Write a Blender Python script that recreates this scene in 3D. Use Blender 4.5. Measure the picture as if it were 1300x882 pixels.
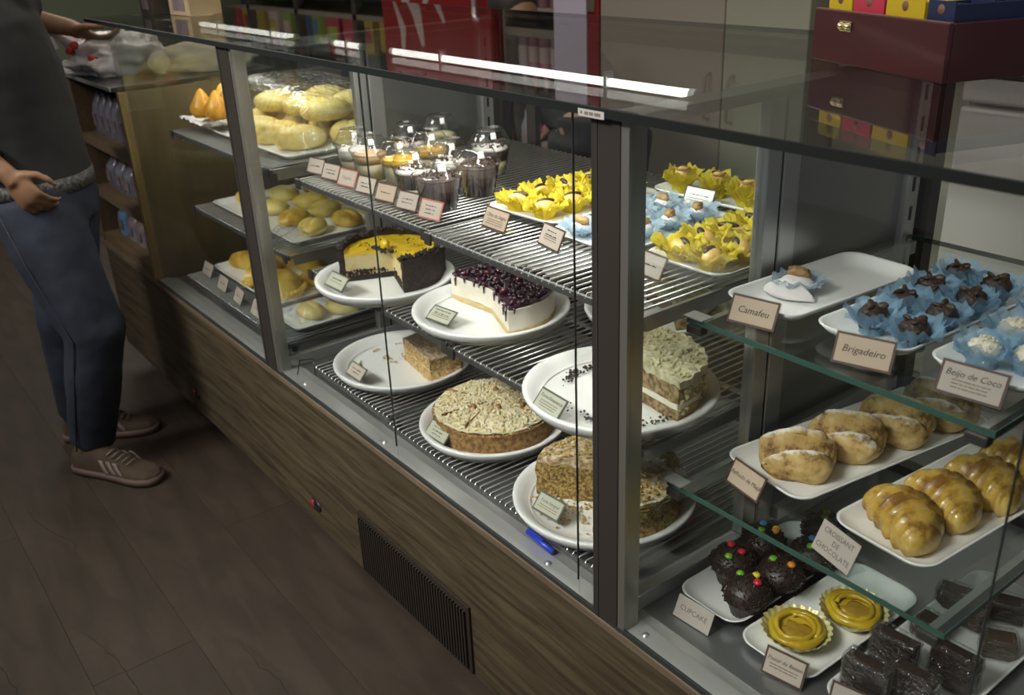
import bpy, math, random
from mathutils import Vector, Matrix, Euler, noise

for _o in list(bpy.data.objects):
    bpy.data.objects.remove(_o)
scene = bpy.context.scene
col = scene.collection
random.seed(7)
PI = math.pi
R = math.radians

# ------------------------------------------------------------------ camera
cam_data = bpy.data.cameras.new('camera')
cam_data.sensor_width = 36.0
cam_data.lens = 1200.0 / 1300.0 * 36.0
cam_data.clip_start = 0.02
cam = bpy.data.objects.new('camera', cam_data)
col.objects.link(cam)
_rx = Vector((0.60851421, 0.7925696, -0.03929216))
_dn = Vector((0.30363889, -0.27830115, -0.91123647))
_fw = Vector((-0.73315338, 0.54256971, -0.41000516))
_m = Matrix((( _rx.x, -_dn.x, -_fw.x), (_rx.y, -_dn.y, -_fw.y), (_rx.z, -_dn.z, -_fw.z)))
cam.matrix_world = Matrix.Translation((0, -0.8, 1.496)) @ _m.to_4x4()
cam_data.dof.use_dof = True
cam_data.dof.focus_distance = 1.55
cam_data.dof.aperture_fstop = 6.0
scene.camera = cam

# ------------------------------------------------------------------ world and exposure
world = bpy.data.worlds.new('world')
scene.world = world
world.use_nodes = True
world.node_tree.nodes['Background'].inputs[0].default_value = (0.80, 0.86, 1.0, 1)
world.node_tree.nodes['Background'].inputs[1].default_value = 0.13
scene.view_settings.view_transform = 'Standard'
scene.view_settings.look = 'None'
scene.view_settings.gamma = 1.0
scene.view_settings.use_curve_mapping = False
scene.view_settings.exposure = -0.16
scene.cycles.transparent_max_bounces = 32
scene.cycles.max_bounces = 8
scene.cycles.sample_clamp_indirect = 4.0
scene.cycles.caustics_reflective = False
scene.cycles.caustics_refractive = False


# ------------------------------------------------------------------ unseen ceiling lights and added fill lights
def area(name, loc, sx, sy, power, color=(1, 0.93, 0.82), rot=(0, 0, 0), spread=180):
    d = bpy.data.lights.new(name, 'AREA')
    d.shape = 'RECTANGLE'
    d.size, d.size_y = sx, sy
    d.energy = power
    d.color = color
    d.spread = R(spread)
    o = bpy.data.objects.new(name, d)
    col.objects.link(o)
    o.location = loc
    o.rotation_euler = rot
    return o


area('ceiling_light_counter', (-0.9, 0.9, 2.95), 3.4, 0.8, 20, (1.0, 0.95, 0.86))
area('fill_light_back', (-5.0, 0.9, 2.95), 4.6, 0.8, 62, (1.0, 0.92, 0.82))  # unseen light, added to brighten the background and far rack
area('fill_light_aisle', (-1.7, -1.5, 2.95), 5.0, 1.6, 42, (1.0, 0.94, 0.86))  # unseen fill over the aisle, added to light cake and tag fronts
area('fill_light_over_cakes', (-1.65, -2.2, 2.9), 2.4, 0.5, 22, (1.0, 0.97, 0.92), (R(48), 0, 0), 50)  # unseen lamp, added and aimed to brighten the lower shelves


# ------------------------------------------------------------------ materials
def mat(name, c, rough=0.5, metal=0.0, c2=None, nscale=30, bump=0.0, bscale=60, coat=0.0, spec=0.5,
        emit=None, estr=0.0, sss=0.0, stretch=None, lo=0.35, hi=0.65, trans=0.0, alpha=1.0, detail=4):
    m = bpy.data.materials.new(name)
    m.use_nodes = True
    nt = m.node_tree
    b = nt.nodes['Principled BSDF']
    b.inputs['Base Color'].default_value = (*c, 1)
    b.inputs['Roughness'].default_value = rough
    b.inputs['Metallic'].default_value = metal
    b.inputs['Specular IOR Level'].default_value = spec
    if coat:
        b.inputs['Coat Weight'].default_value = coat
        b.inputs['Coat Roughness'].default_value = 0.08
    if trans:
        b.inputs['Transmission Weight'].default_value = trans
    if alpha < 1:
        b.inputs['Alpha'].default_value = alpha
    if sss:
        b.inputs['Subsurface Weight'].default_value = sss
        b.inputs['Subsurface Radius'].default_value = (0.01, 0.006, 0.003)
    if emit:
        b.inputs['Emission Color'].default_value = (*emit, 1)
        b.inputs['Emission Strength'].default_value = estr
    if c2 is not None or bump:
        tc = nt.nodes.new('ShaderNodeTexCoord')
        src = tc.outputs['Object']
        if stretch:
            mp = nt.nodes.new('ShaderNodeMapping')
            mp.inputs['Scale'].default_value = stretch
            nt.links.new(src, mp.inputs[0])
            src = mp.outputs[0]
    if c2 is not None:
        n = nt.nodes.new('ShaderNodeTexNoise')
        n.inputs['Scale'].default_value = nscale
        n.inputs['Detail'].default_value = detail
        nt.links.new(src, n.inputs['Vector'])
        r = nt.nodes.new('ShaderNodeValToRGB')
        r.color_ramp.elements[0].position = lo
        r.color_ramp.elements[0].color = (*c, 1)
        r.color_ramp.elements[1].position = hi
        r.color_ramp.elements[1].color = (*c2, 1)
        nt.links.new(n.outputs['Fac'], r.inputs[0])
        nt.links.new(r.outputs[0], b.inputs['Base Color'])
    if bump:
        n2 = nt.nodes.new('ShaderNodeTexNoise')
        n2.inputs['Scale'].default_value = bscale
        n2.inputs['Detail'].default_value = 5
        nt.links.new(src, n2.inputs['Vector'])
        bp = nt.nodes.new('ShaderNodeBump')
        bp.inputs['Strength'].default_value = bump
        bp.inputs['Distance'].default_value = 0.004
        nt.links.new(n2.outputs['Fac'], bp.inputs['Height'])
        nt.links.new(bp.outputs[0], b.inputs['Normal'])
    return m


def glass_mat(name, tint=(1, 1, 1), f0=0.04, rough=0.0, bump=0.0, bscale=40):
    """clear sheet: transparent with a mirror reflection that grows towards grazing angles"""
    m = bpy.data.materials.new(name)
    m.use_nodes = True
    nt = m.node_tree
    for n in list(nt.nodes):
        nt.nodes.remove(n)
    out = nt.nodes.new('ShaderNodeOutputMaterial')
    mix = nt.nodes.new('ShaderNodeMixShader')
    tr = nt.nodes.new('ShaderNodeBsdfTransparent')
    tr.inputs[0].default_value = (*tint, 1)
    gl = nt.nodes.new('ShaderNodeBsdfGlossy')
    gl.inputs['Roughness'].default_value = rough
    lw = nt.nodes.new('ShaderNodeLayerWeight')
    lw.inputs[0].default_value = 0.5
    pw = nt.nodes.new('ShaderNodeMath')
    pw.operation = 'POWER'
    pw.inputs[1].default_value = 5.0
    ma = nt.nodes.new('ShaderNodeMath')
    ma.operation = 'MULTIPLY_ADD'
    ma.inputs[1].default_value = 1.0 - f0
    ma.inputs[2].default_value = f0
    nt.links.new(lw.outputs['Facing'], pw.inputs[0])
    nt.links.new(pw.outputs[0], ma.inputs[0])
    nt.links.new(ma.outputs[0], mix.inputs[0])
    nt.links.new(tr.outputs[0], mix.inputs[1])
    nt.links.new(gl.outputs[0], mix.inputs[2])
    nt.links.new(mix.outputs[0], out.inputs[0])
    if bump:
        tc = nt.nodes.new('ShaderNodeTexCoord')
        n2 = nt.nodes.new('ShaderNodeTexNoise')
        n2.inputs['Scale'].default_value = bscale
        nt.links.new(tc.outputs['Object'], n2.inputs['Vector'])
        bp = nt.nodes.new('ShaderNodeBump')
        bp.inputs['Strength'].default_value = bump
        bp.inputs['Distance'].default_value = 0.01
        nt.links.new(n2.outputs['Fac'], bp.inputs['Height'])
        nt.links.new(bp.outputs[0], gl.inputs['Normal'])
        nt.links.new(bp.outputs[0], lw.inputs['Normal'])
    return m


def tulle_mat(name, c, op=0.6):
    """thin coloured paper or tulle: partly see-through, lit from both sides"""
    m = bpy.data.materials.new(name)
    m.use_nodes = True
    nt = m.node_tree
    for n in list(nt.nodes):
        nt.nodes.remove(n)
    out = nt.nodes.new('ShaderNodeOutputMaterial')
    mx = nt.nodes.new('ShaderNodeMixShader')
    mx.inputs[0].default_value = op
    tr = nt.nodes.new('ShaderNodeBsdfTransparent')
    m2 = nt.nodes.new('ShaderNodeMixShader')
    m2.inputs[0].default_value = 0.4
    df = nt.nodes.new('ShaderNodeBsdfDiffuse')
    tl = nt.nodes.new('ShaderNodeBsdfTranslucent')
    df.inputs[0].default_value = (*c, 1)
    tl.inputs[0].default_value = (*c, 1)
    nt.links.new(df.outputs[0], m2.inputs[1])
    nt.links.new(tl.outputs[0], m2.inputs[2])
    nt.links.new(tr.outputs[0], mx.inputs[1])
    nt.links.new(m2.outputs[0], mx.inputs[2])
    nt.links.new(mx.outputs[0], out.inputs[0])
    return m


def wood_mat(name, dark, light, scale=(1.2, 14, 14), rough=0.5, bump=0.15):
    m = mat(name, dark, rough, c2=light, nscale=6, stretch=scale, bump=bump, bscale=9, lo=0.3, hi=0.7, detail=8)
    nt = m.node_tree
    for n in nt.nodes:
        if n.type == 'TEX_NOISE':
            n.inputs['Distortion'].default_value = 0.8
    return m


M = {}
M['walnut'] = wood_mat('walnut_laminate', (0.031, 0.0222, 0.0120), (0.092, 0.070, 0.038), (0.7, 9, 9))
M['edge_wood'] = wood_mat('light_wood_edge', (0.09, 0.064, 0.040), (0.15, 0.112, 0.072), (0.9, 9, 9))
M['panel_wood'] = wood_mat('olive_wood_panel', (0.13, 0.10, 0.045), (0.17, 0.13, 0.06), (5, 5, 0.6), 0.35)
M['panel_edge'] = wood_mat('amber_wood_edge', (0.25, 0.17, 0.06), (0.32, 0.22, 0.08), (5, 5, 0.6), 0.45)
M['rack_wood'] = wood_mat('dark_rack_wood', (0.10, 0.065, 0.035), (0.15, 0.10, 0.055), (0.8, 8, 8))
M['kick'] = mat('dark_kick', (0.012, 0.011, 0.010), 0.8)
M['vent'] = mat('brown_vent_plastic', (0.026, 0.020, 0.015), 0.8, spec=.2)
M['steel'] = mat('brushed_steel', (0.58, 0.58, 0.58), 0.30, 0.8, bump=0.08, bscale=25, stretch=(1, 25, 25))
M['steel_pan'] = mat('steel_pan', (0.40, 0.41, 0.42), 0.33, 0.85, c2=(0.33, 0.34, 0.35), nscale=3, bump=0.05, bscale=12)
M['steel_panel'] = mat('steel_side_panel', (0.40, 0.40, 0.39), 0.38, 1.0)
M['steel_bright'] = mat('bright_steel_rail', (0.66, 0.66, 0.65), 0.25, 0.6)
M['bronze'] = mat('dark_bronze_frame', (0.050, 0.043, 0.036), 0.38, 0.4)
M['post_side'] = mat('bronze_post_side', (0.34, 0.33, 0.29), 0.35, 0.8)
M['seam'] = mat('dark_glass_edge', (0.03, 0.035, 0.033), 0.25)
M['topedge'] = mat('dark_green_glass_edge', (0.012, 0.014, 0.013), 0.5, spec=0.2)
M['greenedge'] = mat('green_glass_edge', (0.05, 0.11, 0.09), 0.15, coat=0.5)
M['glass'] = glass_mat('clear_glass', (0.95, 0.965, 0.955), 0.035)
M['topglass'] = glass_mat('top_glass', (0.93, 0.95, 0.935), 0.04)
M['divglass'] = glass_mat('divider_glass', (0.94, 0.96, 0.95), 0.085)
M['shelfglass'] = glass_mat('shelf_glass', (0.93, 0.96, 0.95), 0.04)
M['plastic'] = glass_mat('clear_plastic', (0.97, 0.97, 0.97), 0.05, 0.08)
M['film'] = glass_mat('cling_film', (0.95, 0.95, 0.96), 0.07, 0.06, bump=0.9, bscale=55)
M['filmthick'] = glass_mat('crinkled_film', (0.93, 0.93, 0.94), 0.12, 0.05, bump=1.0, bscale=110)
M['acrylic'] = glass_mat('clear_acrylic', (0.96, 0.97, 0.97), 0.06)
M['wire'] = mat('shelf_wire', (0.60, 0.60, 0.60), 0.28, 1.0)
M['wirebar'] = mat('shelf_front_bar', (0.16, 0.16, 0.16), 0.4, 0.7)
M['bracket'] = mat('dark_bracket', (0.10, 0.095, 0.09), 0.35, 0.6)
M['white'] = mat('white_porcelain', (0.80, 0.80, 0.79), 0.22, coat=0.3)
M['plate'] = mat('white_melamine', (0.82, 0.82, 0.81), 0.35)
M['card'] = mat('beige_card', (0.46, 0.36, 0.27), 0.7)
M['cardgrey'] = mat('grey_card', (0.42, 0.37, 0.33), 0.7)
M['cardgreen'] = mat('pale_green_card', (0.44, 0.44, 0.35), 0.7)
M['cardpale'] = mat('pale_card', (0.47, 0.40, 0.34), 0.7)
M['brownborder'] = mat('brown_card_border', (0.075, 0.035, 0.025), 0.6)
M['greenborder'] = mat('green_card_border', (0.07, 0.085, 0.06), 0.6)
M['redborder'] = mat('red_card_border', (0.42, 0.13, 0.09), 0.6)
M['ink'] = mat('dark_ink', (0.03, 0.018, 0.015), 0.7)
M['pencil'] = mat('handwriting_ink', (0.10, 0.08, 0.08), 0.7)
M['printgrey'] = mat('small_print', (0.17, 0.12, 0.10), 0.7)
M['led'] = mat('led_tube', (1, 1, 1), 0.4, emit=(1.0, 0.98, 0.92), estr=5.0)
M['black'] = mat('black_plastic', (0.012, 0.012, 0.013), 0.35)
M['blackmat'] = mat('black_counter', (0.010, 0.010, 0.010), 0.35)
M['blue'] = mat('blue_plastic', (0.02, 0.05, 0.55), 0.3)
M['redbadge'] = mat('red_badge', (0.30, 0.015, 0.02), 0.4)


# ------------------------------------------------------------------ mesh helpers
class MB:
    def __init__(self):
        self.v, self.f = [], []

    def add(self, vs, fs):
        b = len(self.v)
        self.v += [tuple(p) for p in vs]
        self.f += [tuple(i + b for i in q) for q in fs]
        return self

    def box(self, x0, x1, y0, y1, z0, z1, mtx=None):
        vs = [Vector((x, y, z)) for x in (x0, x1) for y in (y0, y1) for z in (z0, z1)]
        if mtx is not None:
            vs = [mtx @ p for p in vs]
        return self.add(vs, [(0, 1, 3, 2), (4, 6, 7, 5), (0, 4, 5, 1), (2, 3, 7, 6), (0, 2, 6, 4), (1, 5, 7, 3)])

    def lathe(self, prof, seg=24, c=(0, 0, 0), rip=None, mtx=None):
        vs, fs = [], []
        n = len(prof)
        for i in range(seg):
            a = 2 * PI * i / seg
            for k, (r, z) in enumerate(prof):
                rr = r if rip is None else rip(r, z, a, k)
                p = Vector((rr * math.cos(a), rr * math.sin(a), z))
                if mtx is not None:
                    p = mtx @ p
                vs.append(p + Vector(c))
        for i in range(seg):
            j = (i + 1) % seg
            for k in range(n - 1):
                fs.append((i * n + k, j * n + k, j * n + k + 1, i * n + k + 1))
        return self.add(vs, fs)

    def tube(self, pts, r, seg=6, cap=True):
        pts = [Vector(p) for p in pts]
        rs = r if isinstance(r, (list, tuple)) else [r] * len(pts)
        vs, fs = [], []
        prev = None
        for i, p in enumerate(pts):
            d = (pts[min(i + 1, len(pts) - 1)] - pts[max(i - 1, 0)]).normalized()
            if prev is None:
                u = d.orthogonal().normalized()
            else:
                u = (prev - d * prev.dot(d)).normalized()
            prev = u
            w = d.cross(u)
            for k in range(seg):
                a = 2 * PI * k / seg
                vs.append(p + (u * math.cos(a) + w * math.sin(a)) * rs[i])
        for i in range(len(pts) - 1):
            for k in range(seg):
                k2 = (k + 1) % seg
                fs.append((i * seg + k, i * seg + k2, (i + 1) * seg + k2, (i + 1) * seg + k))
        if cap:
            fs.append(tuple(range(seg))[::-1])
            fs.append(tuple((len(pts) - 1) * seg + k for k in range(seg)))
        return self.add(vs, fs)

    def sheet(self, fn, nu, nv, wrap=False):
        vs = [fn(i / nu, j / nv) for i in range(nu + (0 if wrap else 1)) for j in range(nv + 1)]
        fs = []
        for i in range(nu):
            i2 = (i + 1) % nu if wrap else i + 1
            for j in range(nv):
                fs.append((i * (nv + 1) + j, i2 * (nv + 1) + j, i2 * (nv + 1) + j + 1, i * (nv + 1) + j + 1))
        return self.add(vs, fs)

    def ball(self, c, r, nu=14, nv=9, fn=None, mtx=None):
        """ellipsoid; fn(unit direction) scales the radius"""
        if not isinstance(r, (tuple, list, Vector)):
            r = (r, r, r)

        def P(u, v):
            a, b = 2 * PI * u, PI * (v - 0.5)
            d = Vector((math.cos(a) * math.cos(b), math.sin(a) * math.cos(b), math.sin(b)))
            s = fn(d) if fn else 1.0
            p = Vector((d.x * r[0] * s, d.y * r[1] * s, d.z * r[2] * s))
            if mtx is not None:
                p = mtx @ p
            return p + Vector(c)
        return self.sheet(P, nu, nv, True)

    def sector(self, r0, r1, z0, z1, a0, a1, na=40, nr=8, nz=4, amp=0.0, nsc=60, top=None, ctr=(0, 0)):
        """solid piece of a round cake between two angles; amp roughens it"""
        full = abs(a1 - a0) > 2 * PI - 1e-4

        def D(p):
            if amp:
                p = p + noise.noise_vector(p * nsc) * amp
            return p

        def pt(r, a, z):
            return D(Vector((ctr[0] + r * math.cos(a), ctr[1] + r * math.sin(a), z)))

        def zt(r, a):
            return z1 + (top(r, a) if top else 0.0)
        A = lambda u: a0 + (a1 - a0) * u
        Rr = lambda v: r0 + (r1 - r0) * v
        self.sheet(lambda u, v: pt(Rr(v), A(u), zt(Rr(v), A(u))), na, nr)
        self.sheet(lambda u, v: pt(Rr(1 - v), A(u), z0), na, 1)
        self.sheet(lambda u, v: pt(r1, A(u), z0 + (zt(r1, A(u)) - z0) * (1 - v)), na, nz)
        if r0 > 1e-5:
            self.sheet(lambda u, v: pt(r0, A(u), z0 + (zt(r0, A(u)) - z0) * v), na, nz)
        if not full:
            self.sheet(lambda u, v: pt(Rr(u), a0, z0 + (zt(Rr(u), a0) - z0) * v), nr, nz)
            self.sheet(lambda u, v: pt(Rr(1 - u), a1, z0 + (zt(Rr(1 - u), a1) - z0) * v), nr, nz)
        return self

    def lumps(self, pts, s0, s1, flat=1.0):
        """little irregular crumbs"""
        for p in pts:
            s = random.uniform(s0, s1)
            q = Euler((random.uniform(0, 6), random.uniform(0, 6), random.uniform(0, 6))).to_matrix()
            vs = []
            for d in ((1, 0, 0), (-1, 0, 0), (0, 1, 0), (0, -1, 0), (0, 0, 1), (0, 0, -1)):
                w = q @ (Vector(d) * s * random.uniform(0.7, 1.2))
                vs.append(Vector(p) + Vector((w.x, w.y, w.z * flat)))
            self.add(vs, [(0, 2, 4), (2, 1, 4), (1, 3, 4), (3, 0, 4), (2, 0, 5), (1, 2, 5), (3, 1, 5), (0, 3, 5)])
        return self

    def mesh(self, name, smooth=False):
        me = bpy.data.meshes.new(name)
        me.from_pydata([tuple(p) for p in self.v], [], self.f)
        me.validate()
        if smooth:
            me.polygons.foreach_set('use_smooth', [True] * len(me.polygons))
        me.update()
        return me

    def build(self, name, m, parent=None, smooth=False, bevel=0.0, sub=0, loc=None, rot=None, solid=0.0, weld=False):
        me = self.mesh(name, smooth)
        me.materials.append(M[m] if isinstance(m, str) else m)
        o = bpy.data.objects.new(name, me)
        col.objects.link(o)
        if parent is not None:
            o.parent = parent
        if loc is not None:
            o.location = loc
        if rot is not None:
            o.rotation_euler = rot
        if weld:
            w = o.modifiers.new('weld', 'WELD')
            w.merge_threshold = 0.0003
        if solid:
            s = o.modifiers.new('solid', 'SOLIDIFY')
            s.thickness = solid
        if bevel:
            b = o.modifiers.new('bevel', 'BEVEL')
            b.width = bevel
            b.segments = 2
            b.limit_method = 'ANGLE'
        if sub:
            s = o.modifiers.new('sub', 'SUBSURF')
            s.levels = s.render_levels = sub
        return o


def tag(o, label=None, cat=None, group=None, kind=None):
    if label:
        o['label'] = label
    if cat:
        o['category'] = cat
    if group:
        o['group'] = group
    if kind:
        o['kind'] = kind
    return o


def thing(name, label, cat, loc=(0, 0, 0), rz=0.0, group=None):
    o = bpy.data.objects.new(name, None)
    o.empty_display_size = 0.05
    col.objects.link(o)
    o.location = loc
    o.rotation_euler = (0, 0, rz)
    return tag(o, label, cat, group)


def copy_tree(o, parent=None):
    c = o.copy()
    col.objects.link(c)
    c.parent = parent
    for ch in list(o.children):
        copy_tree(ch, c)
    return c


def dup(o, loc, rz=0.0, label=None, group=None, scale=None):
    c = copy_tree(o)
    c.location = loc
    c.rotation_euler = (0, 0, rz)
    if label:
        c['label'] = label
    if group:
        c['group'] = group
    if scale:
        c.scale = scale
    return c


def box(name, m, x0, x1, y0, y1, z0, z1, parent=None, bevel=0.0):
    return MB().box(x0, x1, y0, y1, z0, z1).build(name, m, parent, bevel=bevel)


TEXTS = []


def text(body, size, m, parent, loc, rot=(0, 0, 0), shear=0.25, name='lettering', ext=0.0, width=1.0):
    cu = bpy.data.curves.new(name, 'FONT')
    cu.body = body
    cu.size = size
    cu.shear = shear
    cu.align_x = 'CENTER'
    cu.align_y = 'CENTER'
    cu.resolution_u = 2
    cu.extrude = ext
    o = bpy.data.objects.new(name, cu)
    cu.materials.append(M[m])
    col.objects.link(o)
    o.parent = parent
    o.location = loc
    o.rotation_euler = rot
    o.scale = (width, 1, 1)
    TEXTS.append(o)
    return o


ORD = ['first', 'second', 'third', 'fourth', 'fifth', 'sixth', 'seventh', 'eighth', 'ninth', 'tenth', 'eleventh', 'twelfth', 'thirteenth']


# ================================================================== THE SETTING
def struct(o):
    o['kind'] = 'structure'
    return o


M['plank'] = wood_mat('dark_floor_plank', (0.030, 0.0210, 0.0140), (0.052, 0.0365, 0.0245), (0.8, 3.0, 3.0), 0.6, 0.2)
M['joint'] = mat('floor_joint', (0.022, 0.016, 0.0115), 0.8)
M['crack'] = mat('floor_grain_crack', (0.008, 0.006, 0.005), 0.8)
floor = struct(box('floor', 'joint', -9.5, 2.6, -3.6, 3.4, -0.06, -0.006))
plank_me = None
pw, pl = 0.23, 1.85
row = 0
y = -3.6
PLANK_MESHES = []
for k in range(4):
    b = MB().box(0.0004, pl - 0.0004, 0.0004, pw - 0.0004, -0.0055, 0.0 + 0.0001 * k)
    me = b.mesh('plank')
    me.materials.append(M['plank'])
    PLANK_MESHES.append(me)
while y < 3.3:
    x = -9.5 + (row * 0.73) % pl - pl
    while x < 2.5:
        if x + pl > -9.5 and y < 0.8 and x > -7.0 and x < 1.0:
            o = bpy.data.objects.new('plank', PLANK_MESHES[random.randrange(4)])
            col.objects.link(o)
            o.location = (x, y, 0)
            o.parent = floor
        x += pl
    y += pw
    row += 1
# the long dark cracks printed in the boards
for p0, p1, sd, n_ in (((-2.10, -0.60), (-1.62, -0.50), 1, 22), ((-1.80, -0.30), (-1.42, -0.285), 2, 18), ((-2.30, -0.79), (-1.85, -0.735), 3, 20), ((-2.75, -0.55), (-2.35, -0.50), 4, 14)):
    pts = []
    for k in range(n_ + 1):
        q = k / n_
        pts.append((p0[0] + (p1[0] - p0[0]) * q, p0[1] + (p1[1] - p0[1]) * q + 0.035 * noise.noise((q * 3.1, sd * 7.3, 0)) + 0.008 * noise.noise((q * 14, sd * 3.3, 1)), 0.0002))
    MB().tube(pts, [0.0002 + 0.0011 * abs(math.sin(PI * k / n_)) * (.6 + .5 * abs(noise.noise((k * .5, sd, 3)))) for k in range(n_ + 1)], 4).build('grain_crack', 'crack', floor)

M['wallgreen'] = mat('pale_green_wall', (0.30, 0.36, 0.25), 0.7)
M['ceil'] = mat('ceiling_paint', (0.42, 0.40, 0.37), 0.9)
wall_back = struct(box('wall_back', mat('warm_grey_wall', (0.34, 0.31, 0.26), 0.8), -9.5, 2.6, 3.3, 3.4, 0, 3.1))
wall_left = struct(box('wall_left', mat('green_wall_paint', (0.26, 0.31, 0.20), 0.8), -9.6, -9.5, -3.6, 3.4, 0, 3.1))
ceiling = struct(box('ceiling', 'ceil', -9.5, 2.6, -3.6, 3.4, 3.05, 3.15))

# ================================================================== DISPLAY CASE
FL, FR = -3.54, 0.55          # ends of the wooden base
case = thing('display_case', 'long glass bakery counter with walnut base and dark posts', 'display case', (0, 0, 0))


def cbox(name, m, *a, bevel=0.0, parent=None):
    return box(name, m, *a, parent=parent or case, bevel=bevel)


cbox('front_panel', 'walnut', FL, FR, 0.0, 0.022, 0.10, 0.488)
cbox('base_carcass', 'kick', FL, FR, 0.03, 0.74, 0.10, 0.485)
cbox('kick_board', 'kick', FL + 0.03, FR - 0.02, 0.08, 0.70, 0.0, 0.10)
cbox('wood_sill_edge', 'edge_wood', FL, FR, -0.012, 0.022, 0.488, 0.503, bevel=0.002)
cbox('steel_sill', 'steel_bright', -2.94, FR, -0.008, 0.030, 0.503, 0.509)
cbox('sill_gasket', 'seam', -2.94, FR, -0.0095, -0.004, 0.503, 0.511)
cbox('floor_pan', 'steel_pan', -2.93, FR, 0.030, 0.72, 0.487, 0.506)
MB().sheet(lambda u, v: Vector((-2.93 + u * (FR + 2.93), 0.030 + 0.022 * v, 0.5092 - 0.003 * math.sin(v * PI / 2))), 1, 6).build(
    'pan_lip', 'steel_bright', case, True)

vent = cbox('vent_grille', 'vent', -1.70, -1.255, -0.006, 0.0, 0.105, 0.275, bevel=0.002)
vs_ = MB().box(0, 0.0045, -0.012, -0.006, 0.118, 0.262).mesh('slat')
vs_.materials.append(M['vent'])
for k in range(42):
    o = bpy.data.objects.new('slat', vs_)
    col.objects.link(o)
    o.parent = vent
    o.location = (-1.692 + k * 0.0103, 0, 0)
for bx in (-1.945, -2.78):
    bd = MB().ball((bx, -0.001, 0.165), (0.028, 0.006, 0.017), 16, 8).build('front_badge', 'black', case, True)
    MB().ball((bx - 0.010, -0.005, 0.166), (0.012, 0.004, 0.012), 12, 6).build('red_mark', 'redbadge', bd, True)

# front panes
TOPZ = 1.279
panes = [(-2.945, -2.12), (-2.025, -1.4845), (-1.4815, -0.9275), (-0.9245, -0.886), (-0.816, -0.3175), (-0.3145, 0.53)]
for a, b in panes:
    cbox('front_pane', 'glass', a, b, -0.004, 0.002, 0.510, TOPZ - 0.004)
for x in (-1.483, -0.926, -0.316):
    cbox('pane_seam', 'seam', x - 0.0007, x + 0.0007, -0.0044, -0.0014, 0.54, TOPZ - 0.004)
cbox('pane_end_edge', 'glass', -2.9470, -2.9450, -0.004, 0.002, 0.52, TOPZ - 0.004)
# top glass
top = cbox('top_glass', 'topglass', -3.10, FR, -0.016, 0.78, TOPZ, TOPZ + 0.009)
cbox('glass_front_edge', 'topedge', -3.10, FR, -0.021, -0.0165, TOPZ - 0.002, TOPZ + 0.009, parent=top)
cbox('glass_rear_edge', 'topedge', -3.10, FR, 0.7805, 0.783, TOPZ, TOPZ + 0.009, parent=top)

# posts and dividers
def divider(xf0, xf1, xd):
    """front post from xf0 to xf1, glass and steel partition behind it at xd"""
    p = cbox('front_post', 'bronze', xf0, xf1 - 0.014, -0.010, 0.024, 0.505, TOPZ, bevel=0.0015)
    cbox('post_steel_side', 'post_side', xf1 - 0.0138, xf1, -0.008, 0.022, 0.505, TOPZ, parent=p)
    cbox('post_groove', 'seam', xf0 + 0.010, xf0 + 0.013, -0.0112, -0.0095, 0.505, TOPZ, parent=p)
    cbox('partition_glass', 'divglass', xd - 0.003, xd + 0.003, 0.026, 0.286, 0.535, 1.262)
    r = cbox('partition_rail', 'steel_bright', xd - 0.012, xd + 0.012, 0.026, 0.66, 0.506, 0.536, bevel=0.002)
    cbox('partition_top_rail', 'steel_panel', xd - 0.022, xd + 0.022, 0.026, 0.695, 1.262, TOPZ - 0.001)
    q = cbox('partition_post', 'steel', xd - 0.011, xd + 0.011, 0.286, 0.318, 0.536, 1.262, bevel=0.002)
    cbox('post_shadow_gap', 'seam', xd - 0.009, xd + 0.009, 0.3185, 0.323, 0.536, 1.262, parent=q)
    q2 = cbox('partition_post', 'steel', xd - 0.011, xd + 0.011, 0.3235, 0.362, 0.536, 1.262, bevel=0.002)
    pn = cbox('steel_side_panel', 'steel_panel', xd - 0.008, xd + 0.008, 0.3625, 0.645, 0.536, 1.262)
    cbox('panel_channel', 'steel', xd + 0.0085, xd + 0.022, 0.366, 0.64, 0.536, 0.56, parent=pn)
    if xd < -1.5:
        for k in range(4):
            for j in range(2):
                if j == 0 and k > 0:
                    continue
                MB().ball((xd + 0.0085, 0.413 + 0.024 * k, 1.161 + 0.013 * (1 - j)), (0.002, 0.0042, 0.0042), 10, 6).build('vent_hole', 'black', pn, True)
    sp = cbox('slotted_upright', 'steel', xd - 0.012, xd + 0.020, 0.646, 0.680, 0.506, 1.262, bevel=0.0015)
    for k in range(14):
        z = 0.56 + k * 0.05
        cbox('slot', 'black', xd + 0.0202, xd + 0.0212, 0.659, 0.665, z, z + 0.024, parent=sp)
    cbox('rear_frame', 'bronze', xd - 0.022, xd + 0.030, 0.700, 0.730, 0.49, TOPZ - 0.001)


divider(-2.112, -2.032, -2.055)
divider(-0.884, -0.817, -0.850)
divider(0.02, 0.085, 0.06)
cbox('rear_rail', 'bronze', -2.94, FR, 0.700, 0.730, 0.488, 0.525)
cbox('rear_top_rail', 'bronze', -2.94, FR, 0.700, 0.730, 1.245, TOPZ - 0.001)
cbox('sliding_door_stile', 'bronze', -1.93, -1.895, 0.706, 0.722, 0.526, 1.244)
cbox('sliding_door_pane', 'glass', -2.02, -1.93, 0.711, 0.716, 0.526, 1.244)
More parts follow.
